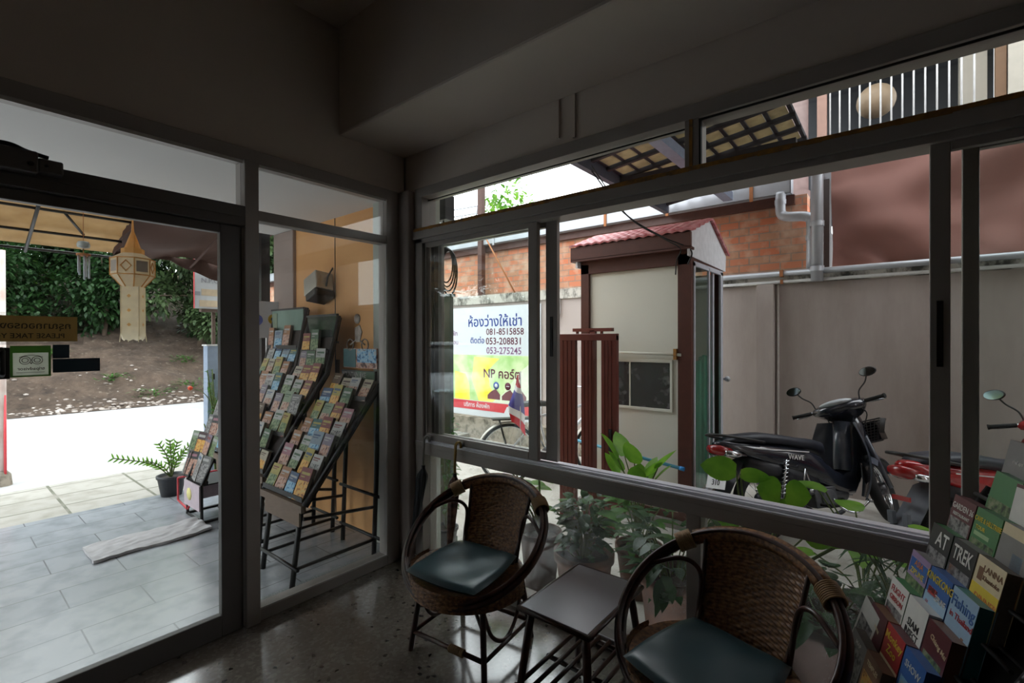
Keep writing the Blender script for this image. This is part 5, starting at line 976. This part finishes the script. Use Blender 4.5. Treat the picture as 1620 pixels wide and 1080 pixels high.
def display_rack(name, label, x0, x1, prof, legs, desc, ncol, step, group, seed=1, header=0.):
    """prof: (y, z) points from the low front edge up to the top at the wall"""
    t = thing('display_rack', label, 'rack', (0, 0, 0)); rng = random.Random(seed)
    P = [Vector((0, y, z)) for y, z in prof]; seg = [(b - a).length for a, b in zip(P, P[1:])]; tot = sum(seg)
    def at(s):
        for i, L in enumerate(seg):
            if s <= L or i == len(seg) - 1:
                d = (P[i + 1] - P[i]).normalized(); return P[i] + d * s, d
            s -= L
    nrm = lambda d: Vector((0, -d.z, d.y)) if 0 else Vector((0, -d.z, d.y))
    mb = MB()
    for a, b in zip(P, P[1:]):
        mb.add([(x0, a.y, a.z), (x1, a.y, a.z), (x1, b.y, b.z), (x0, b.y, b.z), (x0, a.y + .012, a.z - .006), (x1, a.y + .012, a.z - .006), (x1, b.y + .012, b.z - .006), (x0, b.y + .012, b.z - .006)], [(0, 1, 2, 3), (4, 7, 6, 5), (0, 4, 5, 1), (3, 2, 6, 7), (0, 3, 7, 4), (1, 5, 6, 2)])
    mb.build('backboard', boardm, t)
    for x in (x0, x1): MB().tube([(x, p.y - .012, p.z + .01) for p in P], .016, 6).build('side_rail', framem, t)
    MB().box(x0, x1, P[0].y - .03, P[0].y, P[0].z - .03, P[0].z + .012).box(x0 + .04, x1 - .04, P[0].y - .022, P[0].y - .012, P[0].z - .12, P[0].z - .03).build('front_board', mat('rack_tan_board', (112, 94, 80), .6), t)
    for x in (x0 + .05, x1 - .09):
        (ya, yb) = legs; MB().tube([(x, P[0].y + .02, P[0].z), (x, ya, 0)], .016, 8).build('leg', framem, t); MB().tube([(x, P[-1].y + .03, min(P[-1].z, 1.3)), (x, yb, 0)], .016, 8).build('leg', framem, t)
        MB().tube([(x, ya, .1), (x, yb, .1)], .011, 6).build('side_bar', framem, t); MB().tube([(x, P[0].y + .03, P[0].z - .1), (x, yb, .32)], .011, 6).build('side_bar', framem, t)
    for y, z in ((legs[0], .12), (legs[1], .12), (legs[1], .4)): MB().tube([(x0 + .02, y, z), (x1 - .02, y, z)], .011, 6).build('cross_bar', framem, t)
    n = int((tot - .04 - header) / step)
    for r in range(n):
        s = .02 + r * step; p, d = at(s); lean = math.atan2(d.y, d.z) * .72; up = Vector((0, sin(lean), cos(lean))); nn = Vector((0, -cos(lean), sin(lean)))
        q = p + Vector((0, -.028, .012)); MB().box(x0 + .01, x1 - .01, q.y - .005, q.y - .002, q.z, q.z + .03).build('pocket_lip', framem, t)
        cols = [c for c in range(ncol) if rng.random() > .07]
        for c in cols:
            cw = (x1 - x0 - .03) / ncol; x = x0 + .015 + cw * (c + .5); vi = rng.randrange(len(VM))
            pos = ('only' if len(cols) == 1 else POS[cols.index(c)] if c != cols[-1] else 'rightmost')
            make_leaflet(vi, (x + rng.uniform(-.004, .004), q.y - .004, q.z + .002), rng.uniform(-.1, .1), -lean + rng.uniform(-.02, .1), f'{VM[vi][0]} leaflet {pos} in the {ORD[n - 1 - r]} row of the {desc}', group, min(1.35, cw * .9 / .098))
    return t, at, tot
ta, _, _ = display_rack('r', 'low slanted black leaflet rack nearest the corner on the porch', -.60, -.08, [(-.65, .48), (-.11, 1.17)], (-.69, -.13), 'low slanted rack', 4, .115, 'leaflets on the low slanted rack', seed=4)
MB().box(-.58, -.17, -.115, -.10, 1.17, 1.235, 0).box(-.4, -.172, -.118, -.115, 1.175, 1.23, 1).box(-.575, -.17, -.10, -.09, 1.25, 1.39, 2).box(-.575, -.42, -.103, -.10, 1.255, 1.385, 3).box(-.4, -.175, -.103, -.10, 1.29, 1.385, 4).build('header_board', [ink('black'), ink('green'), PH['people'], ink('teal'), PH['sea']], ta)
MB().text('MOUNTAIN BIKE', .05, facing((-.42, -.119, 1.203), '-y') @ Matrix.Diagonal((.78, 1, 1, 1)), th=.001).build('header_lettering', ink('white'), ta)
mb = MB()
cb_ = lambda x, z: (-.40 + x, 1.385 + z)
for r_ in ((-.09, .03), (.09, .03)): mb.tube([(-.40 + r_[0] + .04 * cos(a), -.1, 1.385 + r_[1] + .04 * sin(a)) for a in [2 * pi * i / 20 for i in range(20)]], .005, 5, closed=True)
mb.prism([cb_(-.02, .05), cb_(.03, .05), cb_(.06, .12), (cb_(.03, .17)), cb_(-.03, .15)], -.104, -.098).lathe([(0, -.104), (.035, -.104), (.035, -.098), (0, -.098)], (-.40, 0, 1.60), 18, 0, 'y').tube([(-.49, -.1, 1.415), (-.40, -.1, 1.46), (-.31, -.1, 1.415)], .006, 5)
mb.build('cyclist_cutout', mat('cutout_grey', (150, 140, 130), .6, rgb2=(90, 70, 60), scale=20), ta)
tb, _, _ = display_rack('r', 'tall curved black leaflet rack with a mirror header in the middle of the porch wall', -1.07, -.65, [(-.62, .54), (-.40, .88), (-.18, 1.2), (-.08, 1.62)], (-.64, -.10), 'middle curved rack', 3, .13, 'leaflets on the middle curved rack', seed=8, header=.14)
MB().box(-1.07, -.65, -.115, -.105, 1.44, 1.63).build('mirror_header', mat('mirror_header', (170, 178, 176), .06, metal=.9), tb); MB().box(-1.08, -.64, -.12, -.1, 1.63, 1.645).box(-1.08, -.64, -.12, -.1, 1.425, 1.44).build('header_frame', framem, tb)
t3, _, _ = display_rack('r', 'tallest black leaflet rack with a pale green header at the far end of the porch', -1.66, -1.12, [(-.56, .54), (-.38, .88), (-.17, 1.24), (-.08, 1.70)], (-.56, -.10), 'far tall rack', 4, .13, 'leaflets on the far tall rack', seed=13, header=.1)
MB().box(-1.66, -1.12, -.125, -.115, 1.53, 1.70, 0).box(-1.64, -1.56, -.128, -.125, 1.54, 1.68, 1).build('glass_header', [mat('pale_green_header', (128, 152, 142), .12, var=.2, scale=5), ink('pale green')], t3); MB().box(-1.67, -1.11, -.13, -.11, 1.70, 1.715).build('header_frame', framem, t3)
# crumpled cover sheets bulging on the middle rack
# magazine stand at the porch edge
t = thing('magazine_stand', 'low magazine stand with a red wire base and a white board at the porch edge', 'rack', (-2.02, -.46, 0)); ms_red = mat('red_wire', (190, 44, 56), .4)
MB().tube([(-.02, -.20, .01), (.34, -.2, .01), (.34, .2, .01), (-.02, .2, .01)], .012, 6, closed=True).build('base_frame', framem, t)
MB().tube([(-.24, -.2, .26), (-.24, -.2, .07), (.0, -.2, .04), (.06, -.2, .1)], .009, 6).tube([(-.24, -.2, .26), (-.24, .2, .26), (-.24, .2, .01)], .009, 6).build('red_wire', ms_red, t)
MB().box(-.0, .34, -.225, -.215, .10, .30, 0).box(-.002, .0, -.225, .2, .1, .3).build('front_board', mat('mauve_grey_board', (188, 172, 180), .6), t); MB().lathe([(0, -.228), (.05, -.228), (.05, -.225), (0, -.225)], (.12, 0, .2), 20, 0, 'y').build('emblem', mat('emblem_pale_yellow', (224, 214, 140), .6), t)
for x in (0, .32): MB().tube([(x, -.2, .01), (x, -.2, .3), (x, .1, .95)], .012, 6).build('upright', framem, t)
MB().box(-.02, .34, -.2, .2, .295, .305).build('shelf', framem, t)
for k in range(5): MB().box(-.2 + (k > 1) * .15, .34, -.17 + k * .065, -.16 + k * .065, .305 + k * .15, .33 + k * .15).build('tier_board', framem, t)
rng = random.Random(55); mags = []
for ci, (c, ph, tx) in enumerate((('grey', 'mono', 'white'), ('mauve', 'people', 'red'), ('black', 'people', 'pink'), ('pale green', 'jungle', 'white'), ('white', 'mono', 'blue'), ('maroon', 'temple', 'white'))):
    mb, ms = leaflet_mesh(.15, .21, .02, c, [(.06, .94, .08, .7, ph), (.1, .8, .8, .9, tx)]); mags.append((c, mb, ms, []))
for k in range(5):
    xs = (-.14, -.02, .11, .25) if k < 2 else (.02, .14, .27)
    for j, x in enumerate(xs):
        c, mb, ms, ob = mags[(k * 3 + j * 2 + (k > 2)) % 6]; o = mb.build('magazine', ms) if not ob else ob[0].copy()
        if ob: S.collection.objects.link(o)
        else: ob.append(o)
        o.location = (-2.02 + x, -.46 - .195 + k * .065, .308 + k * .15); o.rotation_euler = (-.3, 0, rng.uniform(-.25, .25)); tag(o, f'{c} magazine {POS[j] if j < len(xs) - 1 else "rightmost"} on the {["lowest", "second lowest", "middle", "second highest", "highest"][k]} tier of the magazine stand', 'magazine', 'magazines on the porch stand')
# ------------------------------------------------------------------ booklet rack inside, on the right
PHI = math.atan2(-.938, .347); rdir = Vector((.347, -.938, 0)); nrmv = Vector((-.938, -.347, 0)); back = -nrmv
O = Vector((2.70, -.275, .712))                          # foot of the TREK booklet
def slot(c, r): return O + rdir * (.114 * c) + (back * .052 + Vector((0, 0, .09))) * r
t = thing('booklet_rack', 'black leaning booklet rack in the right foreground by the window', 'rack', (0, 0, 0))
def rp(c, r, off=0.): return slot(c, r) + back * off
mb = MB(); A, B_, C_, D = rp(-1.75, -4.6, .045), rp(2.4, -4.6, .045), rp(2.4, 3.2, .045), rp(-1.75, 3.2, .045); e = back * .012
mb.add([A, B_, C_, D, A + e, B_ + e, C_ + e, D + e], [(0, 1, 2, 3), (4, 7, 6, 5), (0, 4, 5, 1), (1, 5, 6, 2), (2, 6, 7, 3), (3, 7, 4, 0)]); mb.build('backboard', mat('black_board', (24, 22, 24), .6), t)
for c in (-1.75, 2.4):
    MB().tube([rp(c, -4.9, .02), rp(c, 3.2, .02)], .014, 6).build('side_rail', framem, t); a = rp(c, -4.9, .02); MB().tube([a, (a.x, a.y, 0)], .013, 8).build('leg', framem, t); a = rp(c, 1, .06); b = rp(c, 1, .16); MB().tube([a, (b.x, b.y, 0)], .013, 8).build('leg', framem, t)
for r in range(-4, 4):
    a, b = rp(-1.7, r, -.012), rp(2.35, r, -.012); MB().tube([a, b], .006, 6).build('pocket_bar', framem, t)
    a, b = rp(-1.7, r, .02), rp(2.35, r, .02); MB().tube([a, b], .006, 6).build('pocket_bar', framem, t)
def booklet(c, r, label, base, patches, texts, w_=.108, h=.185, t_=.036, dz=0., tilt=0., edge=None, name='booklet', lean=.22):
    mb, ms = leaflet_mesh(w_, h, t_, base, patches, texts, edge, True); o = mb.build(name, ms); o.location = slot(c, r) + Vector((0, 0, dz)) + nrmv * .008; o.rotation_euler = (-lean, tilt, PHI); return tag(o, label, 'booklet', 'booklets in the foreground rack')
E_ = lambda c: ink(c, True)
booklet(0, 0, 'black booklet titled TREK with a river photo', 'black', [(.05, .95, .05, .6, 'mono'), (.1, .35, .1, .6, 'people')], [('TREK', .5, .8, .30, 'white', 0, .66)], edge=E_('grey'))
booklet(-1, 0, 'dark booklet whose title ends in AT left of the TREK one', 'black', [(.05, .95, .05, .62, 'mono')], [('AT', .6, .8, .32, 'white', 0, .8)], edge=E_('green'))
booklet(1, 0, 'pale green and yellow booklet with a deer drawing right of TREK', 'cream', [(0, 1, .0, .22, 'pale green'), (0, 1, .3, .62, 'yellow'), (.12, .3, .68, .86, 'brown')], [('LANNA', .62, .86, .12, 'brown'), ('Khantoke', .62, .74, .09, 'brown'), ('DINNER', .6, .46, .13, 'orange'), ('SHOW', .5, .14, .09, 'brown')], t_=.034)
booklet(-1, 1, 'maroon and grey booklet with a grid of small photos, topmost left', 'maroon', [(.05, .95, .04, .66, 'mono'), (.1, .36, .1, .34, 'grey'), (.42, .68, .3, .6, 'white'), (.1, .34, .42, .62, 'white'), (.7, .92, .08, .3, 'white')], [('GARDEN 36', .5, .84, .13, 'white', 0, .8), ('RESTAURANT', .5, .72, .07, 'white')], edge=E_('maroon'))
booklet(0, 1, 'dark green booklet with yellow title and a lizard-like rock photo', 'green', [(.05, .95, .05, .55, 'jungle'), (.1, .7, .6, .66, 'pale green'), (.3, .75, .06, .4, 'brown')], [('CAVE & HILLTRIBE', .52, .84, .1, 'yellow', 0, .75), ('TOUR', .3, .72, .08, 'yellow')], edge=E_('green'))
booklet(1, 1, 'beige booklet with an orange lower half at the right image edge', 'cream', [(0, 1, 0, .42, 'orange'), (.0, 1, .42, .85, 'grey'), (.5, .85, .4, .66, 'pale blue')], [('thai', .3, .25, .1, 'brown')], edge=E_('grey'))
booklet(-.35, 2.05, 'green folded leaflet stack splayed open near the rack top', 'green', [(.05, .95, .05, .6, 'jungle'), (.3, .6, .1, .3, 'white')], [], tilt=.06, edge=E_('green'), t_=.03)
booklet(.62, 2.0, 'plain white bent leaflet below the grey portrait booklet', 'white', [(.0, 1, .95, 1., 'maroon')], [], tilt=-.05, t_=.02, edge=E_('maroon'))
booklet(-.55, 2.95, 'tall grey booklet with a pale portrait at the top of the rack', 'grey', [(.05, .95, .02, .5, 'mono'), (.2, .45, .25, .5, 'people'), (.35, .9, .1, .45, 'white')], [('thai spa', .5, .7, .07, 'white')], h=.19)
booklet(.5, 3.0, 'white and green leaflet cut by the right image edge, top row', 'white', [(0, 1, 0, .4, 'green')], [], h=.17)
booklet(1.75, 2.0, 'maroon leaflet right of the bent white one', 'grey', [(0, 1, .1, .6, 'people')], [('SPA', .5, .8, .15, 'red')])
booklet(-1, -1, 'slim booklet with blue and orange title and green hills photo', 'mauve', [(.0, 1., .0, .6, 'jungle'), (.05, .95, .66, .9, 'blue')], [('ASIA', .5, .84, .13, 'orange'), ('ZIPLINE', .5, .7, .12, 'yellow')], edge=E_('grey'))
booklet(0, -1, 'blue booklet titled KINGKONG with yellow letters and a green hill', 'blue', [(0, 1, .22, .62, 'pale blue'), (0, 1, 0, .22, 'jungle'), (.1, .24, .2, .5, 'red'), (.3, .9, .16, .34, 'green'), (.1, .5, .6, .72, 'red')], [('KINGKONG', .5, .86, .16, 'yellow', 0, .82), ('SMILE', .32, .68, .1, 'maroon'), ('ZIPLINE', .7, .62, .12, 'white', 0, .7)], edge=E_('blue'))
booklet(1, -1, 'sky blue booklet titled Fishing with a man in front of water', 'pale blue', [(0, 1, .0, .42, 'sea'), (.0, .6, .02, .3, 'grey'), (.66, .84, .04, .36, 'teal'), (.7, .8, .36, .46, 'brown')], [('Fishing', .5, .82, .22, 'blue', 0, .9), ('in Thailand', .55, .64, .12, 'red')], edge=E_('teal'))
booklet(-1, -2, 'white and red booklet of tiger photos behind a green stack', 'white', [(.05, .95, .05, .6, 'mono'), (.1, .6, .36, .5, 'red')], [('FLIGHT', .5, .84, .14, 'red'), ('GIBBON', .5, .7, .12, 'red')], edge=E_('green'))
booklet(0, -2, 'white booklet reading SIAM INSECT ZOO in black letters', 'white', [(.0, .9, .04, .14, 'grey')], [('SIAM', .5, .64, .16, 'black'), ('INSECT', .5, .5, .15, 'black', 0, .8), ('ZOO', .48, .36, .16, 'black')], edge=E_('white'))
booklet(1, -2, 'maroon wedding-style booklet with a woman in pale dress, front right', 'maroon', [(.1, .9, .04, .55, 'jungle'), (.4, .62, .06, .34, 'white'), (.42, .56, .34, .44, 'people')], [('Chiang Mai', .6, .76, .1, 'cream', -12)], h=.18, edge=E_('brown'))
booklet(-1, -3, 'dark maroon booklet with flowers in the lower left of the rack', 'maroon', [(.1, .8, .04, .42, 'jungle'), (.1, .35, .2, .44, 'pink')], [('Lanna', .55, .72, .1, 'cream', -20)], edge=E_('brown'))
booklet(0, -3, 'red and yellow booklet titled Monkey Zoo below the insect zoo one', 'red', [(0, 1, .0, .5, 'cream'), (.05, .95, .05, .4, 'people')], [('Monkey', .5, .84, .17, 'yellow'), ('Zoo', .5, .66, .17, 'yellow')], edge=E_('maroon'))
booklet(1, -3, 'blue and pink booklet at the bottom image edge', 'blue', [(.1, .9, .1, .6, 'sea'), (.55, .8, .1, .6, 'pink')], [('SHOW', .5, .8, .14, 'white')], edge=E_('blue'))
booklet(-1.1, -4, 'crumpled grey leaflet stack at the lower left end of the rack', 'grey', [(.1, .9, .05, .8, 'mono')], [('MAP', .5, .88, .1, 'white')], tilt=.1, t_=.035)
booklet(0, -4, 'brown booklet in the lowest visible row of the rack', 'brown', [(.1, .9, .1, .7, 'temple')], [('TEMPLES', .5, .85, .1, 'cream')], edge=E_('brown'))
booklet(-2.0 + .35, -3.1, 'loose pale leaflet sagging at the left edge of the rack', 'white', [(.1, .9, .1, .7, 'mono')], [], tilt=.18, t_=.016)
